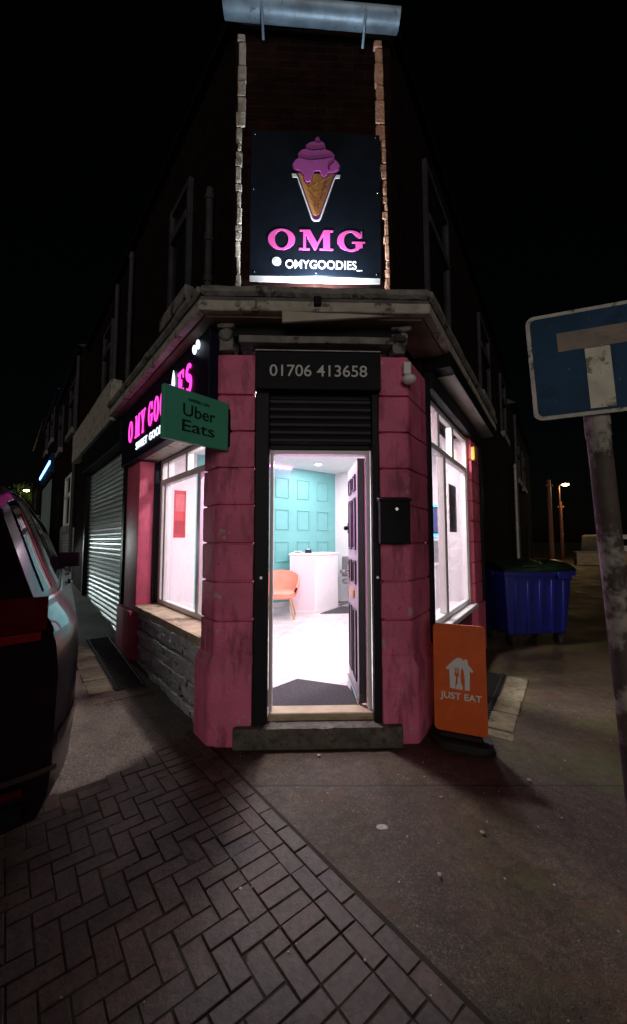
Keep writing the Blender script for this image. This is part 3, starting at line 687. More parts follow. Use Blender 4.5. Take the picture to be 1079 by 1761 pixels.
b = MB(); b.box('R', 2.525, 5.7, -.36, -.302, FZ, CZ); b.box('R', 2.525, 2.56, -.30, -.10, FZ, CZ); b.build('interior_wall', M['iwhite'], shop)
b = MB(); b.box('L', 2.2, 3.8, -.42, -.345, FZ, CZ); b.build('interior_wall', M['iwhite'], shop)
# recessed ceiling lamps and a pink strip: these light the room
for k, p in enumerate([(-.9, 6.4), (.2, 5.0), (.9, 6.3), (-1.6, 5.2), (1.7, 5.6), (.1, 7.6), (-.25, 3.95), (1.05, 4.5)]):
    b = MB(); b.tube([(p[0], p[1], CZ - .012), (p[0], p[1], CZ - .002)], .06, 20); o = b.build('ceiling_lamp', M['down'], shop)
    l = bpy.data.lights.new('ceiling_lamp_light', 'AREA'); l.shape = 'DISK'; l.size = .22; l.energy = 66 if k > 5 else 21; l.color = (1, .885, .945)
    lo_ = bpy.data.objects.new('ceiling_lamp_light', l); COL.objects.link(lo_); lo_.parent = shop; lo_.location = Vector((p[0], p[1], CZ - .02)) - LOC[shop]
b = MB(); b.box('C', .295, .31, -.42, -.39, 1.5, 2.05); b.build('led_strip', emit('added_pink_led', (1, .06, .8), 60), shop)  # unseen strip added behind the jamb to throw magenta on the door
b = MB(); b.box('T', 1.4, 3.0, .02, .04, CZ - .04, CZ - .02); b.build('led_strip', emit('lit_pink_led_wall', (1, .2, .7), 14), shop)
# panelled door standing open
hp = P2('C', 1.112, -.197); fp = Vector((.342, 3.79)); ud = (fp - hp).normalized(); nd = Vector((-ud.y, ud.x)); DL = (fp - hp).length
FR['D'] = (hp, ud, nd)
if nd.x > 0: FR['D'] = (hp, ud, -nd)
dr = MB().box('D', .0, DL, -.052, 0, .215, 2.18, .003).build('door', M['door'], shop)
MB().box('D', -.012, -.001, -.054, .002, .215, 2.18).build('door_edge', M['doordark'], dr)
b = MB(); b.ball(W('L', .98, -.42, 2.26), .045); b.build('spot_lamp', M['down2'], shop, smooth=True)
rows = [(.34, .92), (1.13, 1.33), (1.42, 1.87), (1.93, 2.07)]
b = MB(); c = MB()
for z0, z1 in rows:
    for u0, u1 in ((.10, .27), (.36, .53)):
        for q in ((u0, u1, z0, z0 + .018), (u0, u1, z1 - .018, z1), (u0, u0 + .018, z0 + .018, z1 - .018), (u1 - .018, u1, z0 + .018, z1 - .018)): b.box('D', q[0], q[1], .0, .014, q[2], q[3], .004)
        c.box('D', u0 + .02, u1 - .02, .0, .003, z0 + .02, z1 - .02)
b.build('panel_moulding', M['doordark'], dr); c.build('door_panel', mat('mauve_grey_panel_paint', (.22, .19, .25), .4, var=.06), dr)
MB().box('D', .22, .42, .0, .012, 1.00, 1.07, .004).build('letter_slot', M['gold'], dr)
b = MB(); b.box('D', DL - .075, DL - .035, .0, .01, 1.08, 1.27, .003); b.tube([W('D', DL - .055, .0, 1.21), W('D', DL - .055, .05, 1.21), W('D', DL - .15, .05, 1.21)], .009, 8); b.build('handle', M['steel'], dr)
b = MB(); b.ball(W('D', DL - .06, .03, 1.62), .022); b.box('D', DL - .085, DL - .035, .0, .012, 1.57, 1.67, .004); b.build('lock', M['blackm'], dr)
MB().box('D', .02, DL - .01, .002, .022, .19, .235, .004).build('weather_bar', M['steel'], dr)

# ------------------------------------------------------------------ signs on the shop
sg = thing('hoarding_sign', 'tall black ice cream sign board on the upper corner wall', 'sign', W('C', .76, UPD + .05, 3.66))
MB().box('C', .215, 1.310, UPD + .03, UPD + .05, 3.685, 4.97, .003).build('board', M['board'], sg)
SF = UPD + .0505; xC = v3(uC)
lay('brand_lettering', curve_mesh(slab_word('OMG', .16), .01), M['lpink'], sg, W('C', .365, SF, 3.905), xC, UP, width=.81, height=.185, thick=.004)
lay('account_lettering', text_mesh('OMYGOODIES_', .01, .005), M['lwhite'], sg, W('C', .51, SF, 3.735), xC, UP, width=.64, height=.085, thick=.004)
lay('round_icon', curve_mesh([ell(0, 0, 1, 1)], .01), M['lwhite'], sg, W('C', .40, SF, 3.765), xC, UP, width=.075, height=.075, thick=.004)
lay('round_icon_ring', curve_mesh([ell(0, 0, .6, .6), ell(0, 0, .45, .45)[::-1]], .01), mat('pale_blue_vinyl', (.3, .5, .7), .5), sg, W('C', .415, SF + .004, 3.780), xC, UP, width=.045, height=.045, thick=.002)
def sgs(name, pts, m, lift, parent=None, thick=.004):
    """an outline in sign metres: x across from the cone's axis, y up from 4.18"""
    b = MB(); o = W('C', .765, SF + lift, 4.18)
    b.extr([o + xC * x + UP * y for x, y in pts], v3(nC) * thick); return b.build(name, m, parent or sg)
def sgl(name, splines, m, lift):
    xs_ = [p[0] for s_ in splines for p in s_]; ys_ = [p[1] for s_ in splines for p in s_]
    return lay(name, curve_mesh(splines, .01), m, sg, W('C', .765 + min(xs_), SF + lift, 4.18 + min(ys_)), xC, UP, width=max(xs_) - min(xs_), height=max(ys_) - min(ys_), thick=.004)
tip = ell(0, .03, .035, .035, 205, 335, 10)
sgl('cone_outline', [[(-.205, .405), (-.20, .375), (-.16, .372)] + [(x * 1.25, y - .012) for x, y in tip] + [(.16, .372), (.20, .375), (.205, .405)]], M['lwhite'], 0)
sgl('cone_rim', [[(-.175, .41), (-.152, .372)] + tip + [(.152, .372), (.175, .41)]], M['iced'], .0045)
cn = sgl('waffle_cone', [[(-.155, .40), (-.14, .37), (-.026, .035), (.0, .025), (.085, .30), (.125, .40)]], M['cone'], .009)
sgl('waffle_shade', [[(.0, .027), (.026, .035), (.14, .37), (.155, .40), (.085, .40), (.06, .30)]], M['coned'], .0135)
wl = []
def wx(y, sg): return sg * (.145 * (y - .025) / .375)
for k in range(1, 7):
    y = .025 + .375 * k / 6.5
    wl.append(stroke([(wx(y, -1) * .93, y), (wx(max(.05, y - .12), 1) * .93, max(.05, y - .12))], [.006] * 2))
    wl.append(stroke([(wx(y, 1) * .93, y), (wx(max(.05, y - .12), -1) * .93, max(.05, y - .12))], [.006] * 2))
b = MB()
for k, q in enumerate(wl):
    o = W('C', .765, SF + .018 + .0004 * k, 4.18); b.extr([o + xC * x + UP * y for x, y in q], v3(nC) * .002)
b.build('waffle_lines', M['coned'], cn)
swirl = [(-.185, .43), (-.195, .47), (-.17, .51), (-.145, .525), (-.15, .565), (-.12, .60), (-.085, .61), (-.085, .645), (-.05, .67), (-.012, .68), (.0, .715), (.022, .72), (.03, .69), (.068, .665), (.078, .625), (.075, .61), (.12, .595), (.15, .565), (.148, .525), (.175, .505), (.195, .47), (.185, .43), (.16, .415), (.10, .40), (.085, .375), (.065, .36), (.045, .375), (.035, .41), (.01, .42), (-.02, .41), (-.035, .37), (-.05, .325), (-.075, .31), (-.098, .33), (-.105, .38), (-.13, .41)]
sgl('ice_cream_outline', [[(x * 1.06, .5 + (y - .5) * 1.05) for x, y in swirl]], M['iced'], .018)
ic = sgl('ice_cream_swirl', [swirl], M['ice'], .0225)
b = MB()
for k, q in enumerate([[(-.14, .525), (-.06, .51), (.04, .52), (.14, .54)], [(-.085, .61), (-.02, .598), (.05, .608), (.078, .62)], [(.15, .50), (.10, .455), (.11, .42)], [(-.01, .68), (.02, .672), (.04, .68)]]):
    o = W('C', .765, SF + .027, 4.18); b.extr([o + xC * x + UP * y for x, y in stroke(q, [.008, .014, .014, .008][:len(q)])], v3(nC) * .002)
b.build('swirl_lines', M['iced'], ic)
for u, z in ((.245, 4.935), (1.275, 4.94), (.24, 4.44), (1.285, 4.435), (.255, 3.71), (1.27, 3.71), (.765, 3.71)):
    MB().ball(W('C', u, SF, z), .008, seg=8).build('screw', M['steel'], sg, smooth=True)
MB().box('C', .215, 1.30, UPD + .031, UPD + .048, 3.632, 3.680, .003).build('backing_strip', M['lwhite'], sg)
fl_ = thing('floodlight', 'small lit floodlight on the cornice below the ice cream sign', 'lamp', W('C', .79, .04, 3.385))
b = MB(); b.box('C', .70, .88, .0, .06, 3.42, 3.45, .005); b.tube([W('C', .79, .03, 3.385), W('C', .79, .03, 3.425)], .012); b.build('lamp_body', M['black'], fl_)
MB().box('C', .71, .87, .005, .055, 3.451, 3.457).build('lamp_lens', M['lamp'], fl_)
l = bpy.data.lights.new('floodlight_light', 'SPOT'); l.energy = 125; l.spot_size = R(165); l.spot_blend = .6; l.shadow_soft_size = .05; l.color = (.82, .92, 1)
o = bpy.data.objects.new('floodlight_light', l); COL.objects.link(o); o.parent = fl_; o.location = W('C', .79, .03, 3.475) - LOC[fl_]
o.rotation_euler = Vector((v3(nC) * .35 + Vector((0, 0, -1)))).to_track_quat('Z', 'Y').to_euler()

ls = thing('letter_sign', 'long dark fascia with glowing pink letters above the left shop window', 'sign', W('L', 1.5, .05, 2.5))
MB().box('L', .02, 2.84, -.02, .075, 2.475, 3.172, .006).build('fascia_panel', mat('navy_black_fascia', (.008, .008, .022), .5, var=.1, bump=.03, spec=.2), ls)
MB().box('L', .02, 2.82, -.24, -.02, 2.50, 2.512).build('window_head', M['cream'], ls)
xL = v3(-uL)
def lets(word, u_left, zz, h, wd):
    return lay('lit_letters', curve_mesh(slab_word(word, .30), .01), M['epink'], ls, W('L', u_left, .078, zz), xL, UP, width=wd, height=h, thick=.006)
lets('O', 2.47, 2.72, .27, .19); lets('MY', 2.16, 2.725, .27, .42); lets('GOOD', 1.62, 2.735, .27, .76); lets('ES', .70, 2.755, .27, .34)
def cone_i(u, z, s=1):
    return [[(-.10, 0), (.10, 0), (.10, .55), (.16, .62), (.12, .85), (0, 1.08), (-.12, .85), (-.16, .62), (-.10, .55)]]
lay('lit_cone', curve_mesh(cone_i(0, 0), .01), M['ewhite'], ls, W('L', .845, .085, 2.75), xL, UP, width=.085, height=.34, thick=.006)
lay('lit_slogan', text_mesh('SWEET', .01, .008), M['ewhite'], ls, W('L', 2.10, .078, 2.575), xL, UP, width=.46, height=.085, thick=.005)
lay('lit_slogan', text_mesh('GOODNESS!', .01, .008), M['ewhite'], ls, W('L', 1.56, .078, 2.575), xL, UP, width=.80, height=.085, thick=.005)
b = MB(); 
for u, z, h in ((.29, 3.085, .045), (.215, 3.10, .045)): b.ball(W('L', u, .09, z), .022, .8, .8, 1.9, 10)
b.build('lit_sprinkles', M['ewhite'], ls, smooth=True)

hs = thing('hanging_sign', 'green projecting sign with dark Uber Eats lettering on the left pillar', 'sign', (-.66, 2.89, 2.35))
h0, h1 = Vector((-1.00, 2.50)), Vector((-.655, 2.895)); uh = (h1 - h0).normalized(); nh = Vector((uh.y, -uh.x)); HL = (h1 - h0).length
FR['H'] = (h0, uh, nh)
MB().box('H', 0, HL, -.04, .0, 2.185, 2.555, .006, 2).build('sign_box', M['uber'], hs)
MB().box('H', HL, HL + .05, -.03, -.012, 2.22, 2.52, .003).build('wall_bracket', M['blackm'], hs)
xh = v3(uh)
lay('heading', text_mesh("WE'RE ON", .01, .012), M['ink'], hs, W('H', HL * .34, .0005, 2.478), xh, UP, width=HL * .33, height=.024, thick=.003)
lay('brand_lettering', text_mesh('Uber', .01, .006), M['ink'], hs, W('H', HL * .27, .0005, 2.368), xh, UP, width=HL * .50, height=.088, thick=.003)
lay('brand_lettering', text_mesh('Eats', .01, .006), M['ink'], hs, W('H', HL * .26, .0005, 2.258), xh, UP, width=HL * .50, height=.084, thick=.003)

bs = thing('blank_box_sign', 'long black box sign with pale underside above the right shop window', 'sign', W('R', 2.2, .1, 3.0))
MB().box('R', .56, 3.35, -.03, .21, 3.06, 3.176, .004).build('sign_box', M['black'], bs)
MB().box('R', .75, 3.32, .0, .20, 3.050, 3.059, .002).build('underside_panel', mat('pale_plastic_soffit', (.42, .40, .36), .45, var=.12), bs)
MB().box('R', .55, 3.12, -.03, .05, 2.885, 3.048, .006).build('shutter_box', M['blackm'], shop)

sl = thing('security_light', 'small white sensor light at the top of the right pillar', 'lamp', W('C', 1.47, .03, 2.8))
MB().box('C', 1.445, 1.505, .006, .06, 2.80, 2.90, .012, 2).build('lamp_housing', M['white'], sl)
b = MB(); b.ball(W('C', 1.485, .06, 2.755), .05, 1.15, 1, .8); b.build('sensor_head', M['white'], sl, smooth=True)
lb = thing('letter_box', 'black wall mounted post box on the right pillar beside the door', 'post box', W('C', 1.345, .05, 1.5))
MB().box('C', 1.235, 1.465, .013, .10, 1.475, 1.80, .008, 2).build('box_body', M['black'], lb)
b = MB(); b.hexa([W('C', 1.228, .013, 1.80), W('C', 1.472, .013, 1.80), W('C', 1.472, .112, 1.795), W('C', 1.228, .112, 1.795), W('C', 1.228, .013, 1.835), W('C', 1.472, .013, 1.835), W('C', 1.472, .112, 1.81), W('C', 1.228, .112, 1.81)], .003); b.build('lid', M['blackm'], lb)
MB().tube([W('C', 1.36, .10, 1.735), W('C', 1.36, .112, 1.735)], .012, 12).build('lock', M['steel'], lb)
ys_ = thing('wall_flasher', 'small yellow alarm lamp on the inside edge of the right shop window', 'alarm', W('R', 2.50, .03, 2.62))
b = MB(); b.box('R', 2.44, 2.55, .03, .075, 2.56, 2.74, .012, 2); b.build('lamp_housing', mat('yellow_plastic', (.75, .55, .06), .4), ys_)

# ------------------------------------------------------------------ things inside the room
ch = thing('tub_chair', 'coral velvet tub chair on thin gold legs by the teal wall', 'chair', (-.58, 6.75, FZ))
b = MB(); cx, cy = -.58, 6.8; rows = []
for k in range(19):
    a = R(-28 + 236 * k / 18); hh = .12 + .27 * max(0, math.sin(R(180 * k / 18))) ** .7
    rows.append([(cx + math.cos(a) * rr_, cy + math.sin(a) * rr_ * .95, FZ + .40 + hh * t) for rr_, t in ((.22, -.25), (.29, .0), (.33, .55), (.345, 1), (.315, 1.02), (.285, .55), (.24, .12))])
b.grid(rows); b.build('backrest', M['coral'], ch, smooth=True)
b = MB(); b.tube([(cx, cy - .03, FZ + .33), (cx, cy - .03, FZ + .36), (cx, cy - .03, FZ + .43), (cx, cy - .03, FZ + .455)], [.20, .27, .28, .22], 24); b.build('seat', M['coral'], ch, smooth=True)
for s in (-1, 1):
    b = MB(); b.tube([(cx + s * .17, cy - .2, FZ + .34), (cx + s * .25, cy - .27, FZ + .012), (cx + s * .25, cy + .22, FZ + .012), (cx + s * .17, cy + .17, FZ + .34)], .011, 8); b.build('leg', M['gold'], ch, smooth=True)
ct = thing('service_counter', 'white counter with a pale pink front below the teal wall', 'counter', (.05, 7.6, FZ))
pc = [(-.44, 7.2), (.05, 7.2), (.50, 7.9), (.22, 8.25), (-.44, 7.72)]
MB().prism(pc, FZ, 1.22, .004).build('counter_body', M['counter'], ct)
pt = [(-.455, 7.185), (.058, 7.185), (.52, 7.9), (.22, 8.28), (-.455, 7.74)]
MB().prism(pt, 1.222, 1.262, .005).build('worktop', M['counter'], ct)
MB().hexa([Vector(q) for q in ((-.42, 7.196, .22), (.03, 7.196, .22), (.03, 7.199, .22), (-.42, 7.199, .22), (-.42, 7.196, 1.19), (.03, 7.196, 1.19), (.03, 7.199, 1.19), (-.42, 7.199, 1.19))]).build('front_panel', mat('pale_pink_laminate', (.78, .60, .66), .35, var=.03), ct)
k1 = thing('card_box', 'small white box with dark print on the counter', 'box', (-.32, 7.3, 1.262))
MB().box('W', -.37, -.23, 7.27, 7.36, 1.263, 1.30, .004).build('box_body', M['iwhite'], k1); MB().box('W', -.35, -.25, 7.266, 7.269, 1.273, 1.292).build('print', M['grey'], k1)
k2 = thing('card_terminal', 'black payment terminal on the counter', 'terminal', (-.1, 7.35, 1.262))
b = MB(); b.hexa([Vector(q) for q in ((-.17, 7.28, 1.263), (-.03, 7.28, 1.263), (-.03, 7.42, 1.263), (-.17, 7.42, 1.263), (-.15, 7.31, 1.29), (-.05, 7.31, 1.29), (-.05, 7.42, 1.345), (-.15, 7.42, 1.345))], .006); b.build('terminal_body', M['black'], k2)
MB().box('W', -.135, -.065, 7.375, 7.38, 1.325, 1.342).build('screen', emit('lit_small_screen', (.5, .6, .8), .6), k2)
k3 = thing('swivel_chair', 'dark grey swivel chair partly hidden behind the counter', 'chair', (.74, 7.98, FZ))
b = MB(); b.tube([(.74, 7.98, FZ + .08), (.74, 7.98, FZ + .45)], .025); 
for a in range(5): b.tube([(.74, 7.98, FZ + .08), (.74 + .26 * math.cos(a * 1.257), 7.98 + .26 * math.sin(a * 1.257), FZ + .04)], .02, 6)
b.build('base', M['grey'], k3); MB().box('W', .60, .90, 7.82, 8.12, FZ + .46, FZ + .53, .02, 2).build('seat', M['grey'], k3); MB().box('W', .60, .88, 8.10, 8.15, FZ + .58, FZ + 1.0, .02, 2).build('backrest', M['grey'], k3)
MB().box('W', .54, .70, 7.82, 7.89, FZ + .66, FZ + .74, .02, 2).build('armrest', M['grey'], k3)
dm = [P2('C', .41, -.20), P2('C', 1.12, -.21), Vector((.30, 3.50)), Vector((-.30, 3.68)), Vector((-.46, 3.45))]
dm = [P2('C', .415, -.203), P2('C', 1.14, -.203), Vector((.36, 3.52)), Vector((-.20, 3.70))]
b = MB(); b.prism([(p.x, p.y) for p in [P2('C', .415, -.203), P2('C', 1.15, -.203), Vector((.31, 3.60)), Vector((-.155, 3.78)), Vector((-.50, 3.40))]], FZ + .001, FZ + .014, .003); o = b.build('door_mat', M['mat'], loc=(0, 3.35, FZ)); tag(o, 'charcoal door mat inside the open doorway', 'door mat')
b = MB(); b.prism([(.12, 7.1), (.9, 7.15), (.95, 7.75), (.56, 7.85)], FZ + .001, FZ + .012, .003); o = b.build('floor_mat', M['mat'], loc=(.5, 7.4, FZ)); tag(o, 'dark grey floor mat beside the white counter', 'floor mat')
tv = thing('wall_screen', 'dark wall screen with a blue glow seen through the right window', 'screen', W('K', 2.55, .05, 1.6))
MB().box('K', 2.30, 2.80, .02, .07, 1.62, 2.08, .006).build('casing', M['black'], tv)
MB().box('K', 2.32, 2.78, .071, .074, 1.64, 2.06).build('display', emit('lit_display', (.05, .06, .16), .8), tv)
MB().box('K', 2.25, 2.85, .004, .018, 1.57, 2.13).build('back_light', emit('lit_blue_edge', (.1, .55, 1), 3), tv)
def poster(name, f, u0, u1, z0, z1, d, cols, label):
    t = thing(name, label, 'poster', W(f, (u0 + u1) / 2, d, z0), 'posters inside the shop')
    MB().box(f, u0, u1, d, d + .008, z0, z1, .002).build('sheet', cols[0], t)
    h = z1 - z0
    MB().box(f, u0 + .02, u1 - .02, d + .0085, d + .0105, z0 + h * .55, z1 - h * .08).build('picture', cols[1], t)
    MB().box(f, u0 + .02, u1 - .02, d + .0085, d + .0105, z0 + h * .08, z0 + h * .35).build('print', cols[2], t)
poster('poster', 'T', .60, .80, 1.55, 2.35, .002, (mat('red_poster', (.50, .05, .05), .5), mat('pink_poster_print', (.60, .14, .16), .5), mat('dark_red_print', (.35, .03, .04), .5)), 'narrow red poster seen through the left shop window')
poster('poster', 'R', 1.72, 2.08, 1.60, 2.17, -.105, (mat('grey_poster', (.20, .17, .17), .5), mat('brown_poster_print', (.14, .10, .10), .5), mat('dark_grey_print', (.10, .09, .09), .5)), 'narrow grey poster hung inside the right shop window')
mc = thing('drinks_machine', 'grey drinks machine on a white unit behind the right window', 'machine', W('K', 2.5, .35, 1.1))
MB().box('K', 2.22, 2.72, .05, .50, 1.14, 1.50, .01, 2).build('machine_body', mat('silver_grey_casing', (.3, .31, .33), .3, .4), mc)
MB().box('K', 2.26, 2.68, .501, .51, 1.32, 1.46, .003).build('control_panel', M['black'], mc)
MB().box('K', 2.26, 2.68, .501, .56, 1.15, 1.18, .003).build('drip_tray', M['grey'], mc)
un = thing('white_unit', 'white cupboard unit under the drinks machine', 'cupboard', W('K', 2.5, .3, FZ))
MB().box('K', 2.0, 2.95, .005, .55, FZ, 1.10, .004).build('cupboard_body', M['counter'], un); MB().box('K', 1.98, 2.97, .005, .57, 1.102, 1.138, .004).build('worktop', M['counter'], un)
MB().box('K', 2.48, 2.485, .551, .556, FZ + .05, 1.07).build('door_gap', M['grey'], un)

# ------------------------------------------------------------------ pavement sign
ab = thing('pavement_sign', 'orange pavement sign with white Just Eat lettering by the right pillar', 'sign', (1.09, 2.95, 0))
a0, a1 = Vector((.915, 3.01)), Vector((1.255, 2.865)); ua_ = (a1 - a0).normalized(); na_ = Vector((ua_.y, -ua_.x)); AW = (a1 - a0).length
FR['A'] = (a0, ua_, na_)
def rrect(x0, x1, y0, y1, r, n=6):
    out = []
    for cx_, cy_, a in ((x1 - r, y1 - r, 0), (x0 + r, y1 - r, 90), (x0 + r, y0 + r, 180), (x1 - r, y0 + r, 270)):
        out += [(cx_ + r * math.cos(R(a + 90 * k / n)), cy_ + r * math.sin(R(a + 90 * k / n))) for k in range(n + 1)]
    return out
tl_ = -.045                                     # the board leans back a little
def apt(x, z, d=0): return W('A', x, d + tl_ * (z - .08), z)
b = MB(); b.extr([apt(x, z) for x, z in rrect(0, AW, .085, .86, .03)], v3(na_) * -.022, .003); b.build('panel', M['orange'], ab)
b = MB(); pts = rrect(-.02, AW + .035, -.13, .10, .10)
b.prism([P2('A', x, y) for x, y in pts], .0, .05, .012, 2); b.box('A', AW * .1, AW * .9, -.05, .03, .05, .082, .01); b.build('base', M['rubber'], ab)
def alay(name, splines, m, lift=.001):
    b = MB(); me = curve_mesh(splines, .01)
    xs_ = [p[0] for q in splines for p in q]; b.b.from_mesh(me); bpy.data.meshes.remove(me)
    for v in b.b.verts: v.co = apt(v.co.x, v.co.y, lift + (.003 if v.co.z > 0 else 0))
    return b.build(name, m, ab)
cxa, hz = AW * .5, .50
house = [(-.095, .045), (-.055, .085), (-.03, .112), (-.005, .125), (.02, .118), (.038, .102), (.040, .113), (.060, .110), (.062, .082), (.098, .040), (.096, .025), (.075, .032), (.068, -.105), (.038, -.105), (.036, -.02), (.027, .03), (.022, .045), (.012, .03), (.006, -.01), (.008, -.045), (.014, -.075), (.026, -.085), (.024, -.105), (-.026, -.105), (-.027, -.085), (-.013, -.075), (-.010, -.03), (-.020, -.015), (-.026, .0), (-.028, .045), (-.022, .045), (-.021, .005), (-.014, .005), (-.013, .045), (-.007, .045), (-.006, .005), (.000, .005), (.001, .045), (.004, .045), (.004, .05), (-.032, .05), (-.033, .0), (-.030, -.02), (-.036, -.105), (-.066, -.105), (-.074, .03), (-.09, .035)]
house = [(-.098, .040), (-.05, .092), (-.02, .118), (.0, .125), (.022, .116), (.036, .104), (.038, .118), (.060, .114), (.062, .080), (.098, .036), (.092, .022), (.074, .034), (.070, -.108), (.036, -.108), (.036, -.03), (.030, .03), (.020, .052), (.010, .03), (.006, -.02), (.010, -.06), (.020, -.085), (.020, -.108), (-.030, -.108), (-.030, -.088), (-.014, -.065), (-.014, -.025), (-.004, -.010), (-.002, .048), (-.009, .048), (-.010, .008), (-.014, .008), (-.0145, .048), (-.021, .048), (-.0215, .008), (-.026, .008), (-.027, .048), (-.034, .048), (-.034, -.008), (-.026, -.024), (-.034, -.108), (-.070, -.104), (-.074, .034), (-.090, .028)]
alay('house_logo', [[(cxa + x * .98, hz + z * .98) for x, z in house]], M['lwhite'])
me = text_mesh('JUST EAT', .01, .02); xs_ = [v.co.x for v in me.vertices]; ys2 = [v.co.y for v in me.vertices]
b = MB(); b.b.from_mesh(me); bpy.data.meshes.remove(me)
for v in b.b.verts: v.co = apt(.045 + (v.co.x - min(xs_)) / (max(xs_) - min(xs_)) * (AW - .08), .305 + (v.co.y - min(ys2)) / (max(ys2) - min(ys2)) * .062, .001 + (.003 if v.co.z > 0 else 0))
b.build('brand_lettering', M['lwhite'], ab)

# ------------------------------------------------------------------ no through road sign
ts = thing('road_sign', 'weathered blue no through road sign on a leaning post', 'road sign', (1.16, 1.4, 0))
pt0, pt1 = Vector((1.158, 1.4, 0)), Vector((1.030, 1.4, 2.42))
post_p = lambda z: pt0.lerp(pt1, z / 2.42)
b = MB(); b.tube([post_p(z) for z in (-.1, .5, 1.0, 1.5, 1.9, 2.0)], .038, 20); b.tube([post_p(1.88), post_p(2.02)], .041, 20)
b.build('post', M['post'], ts, smooth=True)
bx = Vector((math.cos(R(15)), -math.sin(R(15)), 0)); bz = (pt1 - pt0).normalized(); bx = (bx - bz * bx.dot(bz)).normalized(); bn = bx.cross(bz).normalized()
so = post_p(1.955) + bn * .052
def spt(x, y, d=0): return so + bx * x + bz * y + bn * d
def spl(name, pts, m, d0, d1, bev=0):
    b = MB(); b.extr([spt(x, y, d0) for x, y in pts], bn * (d1 - d0), bev); return b.build(name, m, ts)
spl('border', rrect(-.222, .222, 0, .40, .03), M['signwhite'], .0, .006)
spl('blue_face', rrect(-.208, .208, .014, .386, .022), M['signblue'], .0065, .0085)
spl('stem', [(-.040, .022), (.040, .022), (.040, .245), (-.040, .245)], M['signstem'], .009, .0105)
spl('bar', [(-.125, .247), (.125, .247), (.125, .318), (-.125, .318)], M['signred'], .009, .0105)
b = MB(); 
for y in (.09, .31): b.extr([spt(-.06, y - .015, -.004), spt(.06, y - .015, -.004), spt(.06, y + .015, -.004), spt(-.06, y + .015, -.004)], bn * -.02)
b.build('mounting_bracket', M['blackm'], ts)

# ------------------------------------------------------------------ wheeled bin
bn_ = thing('wheeled_bin', 'large blue wheeled bin with a dark lid beside the right wall', 'bin', (3.2, 5.75, 0))
BA = R(8); FR['B'] = (Vector((2.68, 5.42)), Vector((math.cos(BA), math.sin(BA))), Vector((-math.sin(BA), math.cos(BA))))
def ring(u0, u1, d0, d1, z): return [W('B', u0, d0, z), W('B', u1, d0, z), W('B', u1, d1, z), W('B', u0, d1, z)]
b = MB(); b.hexa(ring(.07, .98, .07, .70, .17) + ring(0, 1.05, 0, .80, 1.02), .03, 3)
for k in range(5):
    u = .15 + .185 * k
    b.hexa([W('B', u + .01, .045, .2), W('B', u + .05, .045, .2), W('B', u + .05, .08, .2), W('B', u + .01, .08, .2), W('B', u, -.012, .98), W('B', u + .06, -.012, .98), W('B', u + .06, .03, .98), W('B', u, .03, .98)], .008)
b.build('bin_body', M['binblue'], bn_, smooth=True)
b = MB(); b.hexa(ring(-.03, 1.08, -.035, .83, 1.0) + ring(-.03, 1.08, -.035, .83, 1.075), .012, 2); b.box('B', -.06, -.03, .2, .6, 1.0, 1.05, .006); b.box('B', .78, 1.0, -.055, -.036, .95, 1.06, .006); b.build('bin_rim', M['binblue'], bn_, smooth=True)
b = MB(); rows = []
for k in range(15):
    t = k / 14; d = -.05 + .90 * t; z = 1.08 + .13 * math.sin(math.pi * t) ** .8
    rows.append([W('B', -.04 + 1.13 * s / 12, d, z + .02 * math.sin(s * 1.3) * math.sin(math.pi * t) + .03 * noise.noise(Vector((s * .5, t * 4, 1)))) for s in range(13)])
b.grid(rows); r2 = [[p - Vector((0, 0, .02)) for p in r] for r in rows]; b.grid(r2, True); b.box('B', .3, .6, .0, .03, 1.12, 1.15, .006)
b.build('lid', M['binlid'], bn_, smooth=True)
for u in (.14, .90):
    for d in (.14, .64):
        b = MB(); p = W('B', u, d, .085); t = v3(FR['B'][1]); b.tube([p - t * .022, p - t * .018, p + t * .018, p + t * .022], [.07, .084, .084, .07], 18)
        wv = b.build('wheel', M['rubber'], bn_, smooth=True)
        b = MB(); b.box('B', u - .03, u - .025, d - .03, d + .03, .08, .19); b.box('B', u + .025, u + .03, d - .03, d + .03, .08, .19); b.build('fork', M['steel'], wv)

# ------------------------------------------------------------------ parked dark car
CA = R(-33.0); CAR0 = Vector((-1.085, 1.86)); cf = Vector((math.sin(CA), math.cos(CA))); cr = Vector((math.cos(CA), -math.sin(CA)))
LCAR, HWC = 4.8, .99
car = thing('parked_car', 'black estate car with dark tinted glass parked nose away at the left kerb', 'car', v3(CAR0 + cf * 2.4 - cr * HWC))
ccar = CAR0 - cr * HWC
def cpt(x, y, z):
    p = ccar + cf * x + cr * y; return Vector((p.x, p.y, z))
prof = [(.24, .92), (.34, .965), (.50, .98), (.70, .985), (.86, .99), (.98, .975), (1.06, .945), (1.12, .90), (1.16, .875), (1.30, .815), (1.45, .755), (1.58, .70), (1.66, .645), (1.72, .54), (1.75, .30), (1.755, 0)]
def roofz(x):
    if x < .3: return 1.755 - .06 * (1 - x / .3)
    if x < 2.9: return 1.755 - .02 * abs(x - 1.2)
    if x < 3.75: return 1.72 - .60 * (x - 2.9) / .85
    return 1.12 - .22 * ((x - 3.75) / 1.05) ** 2
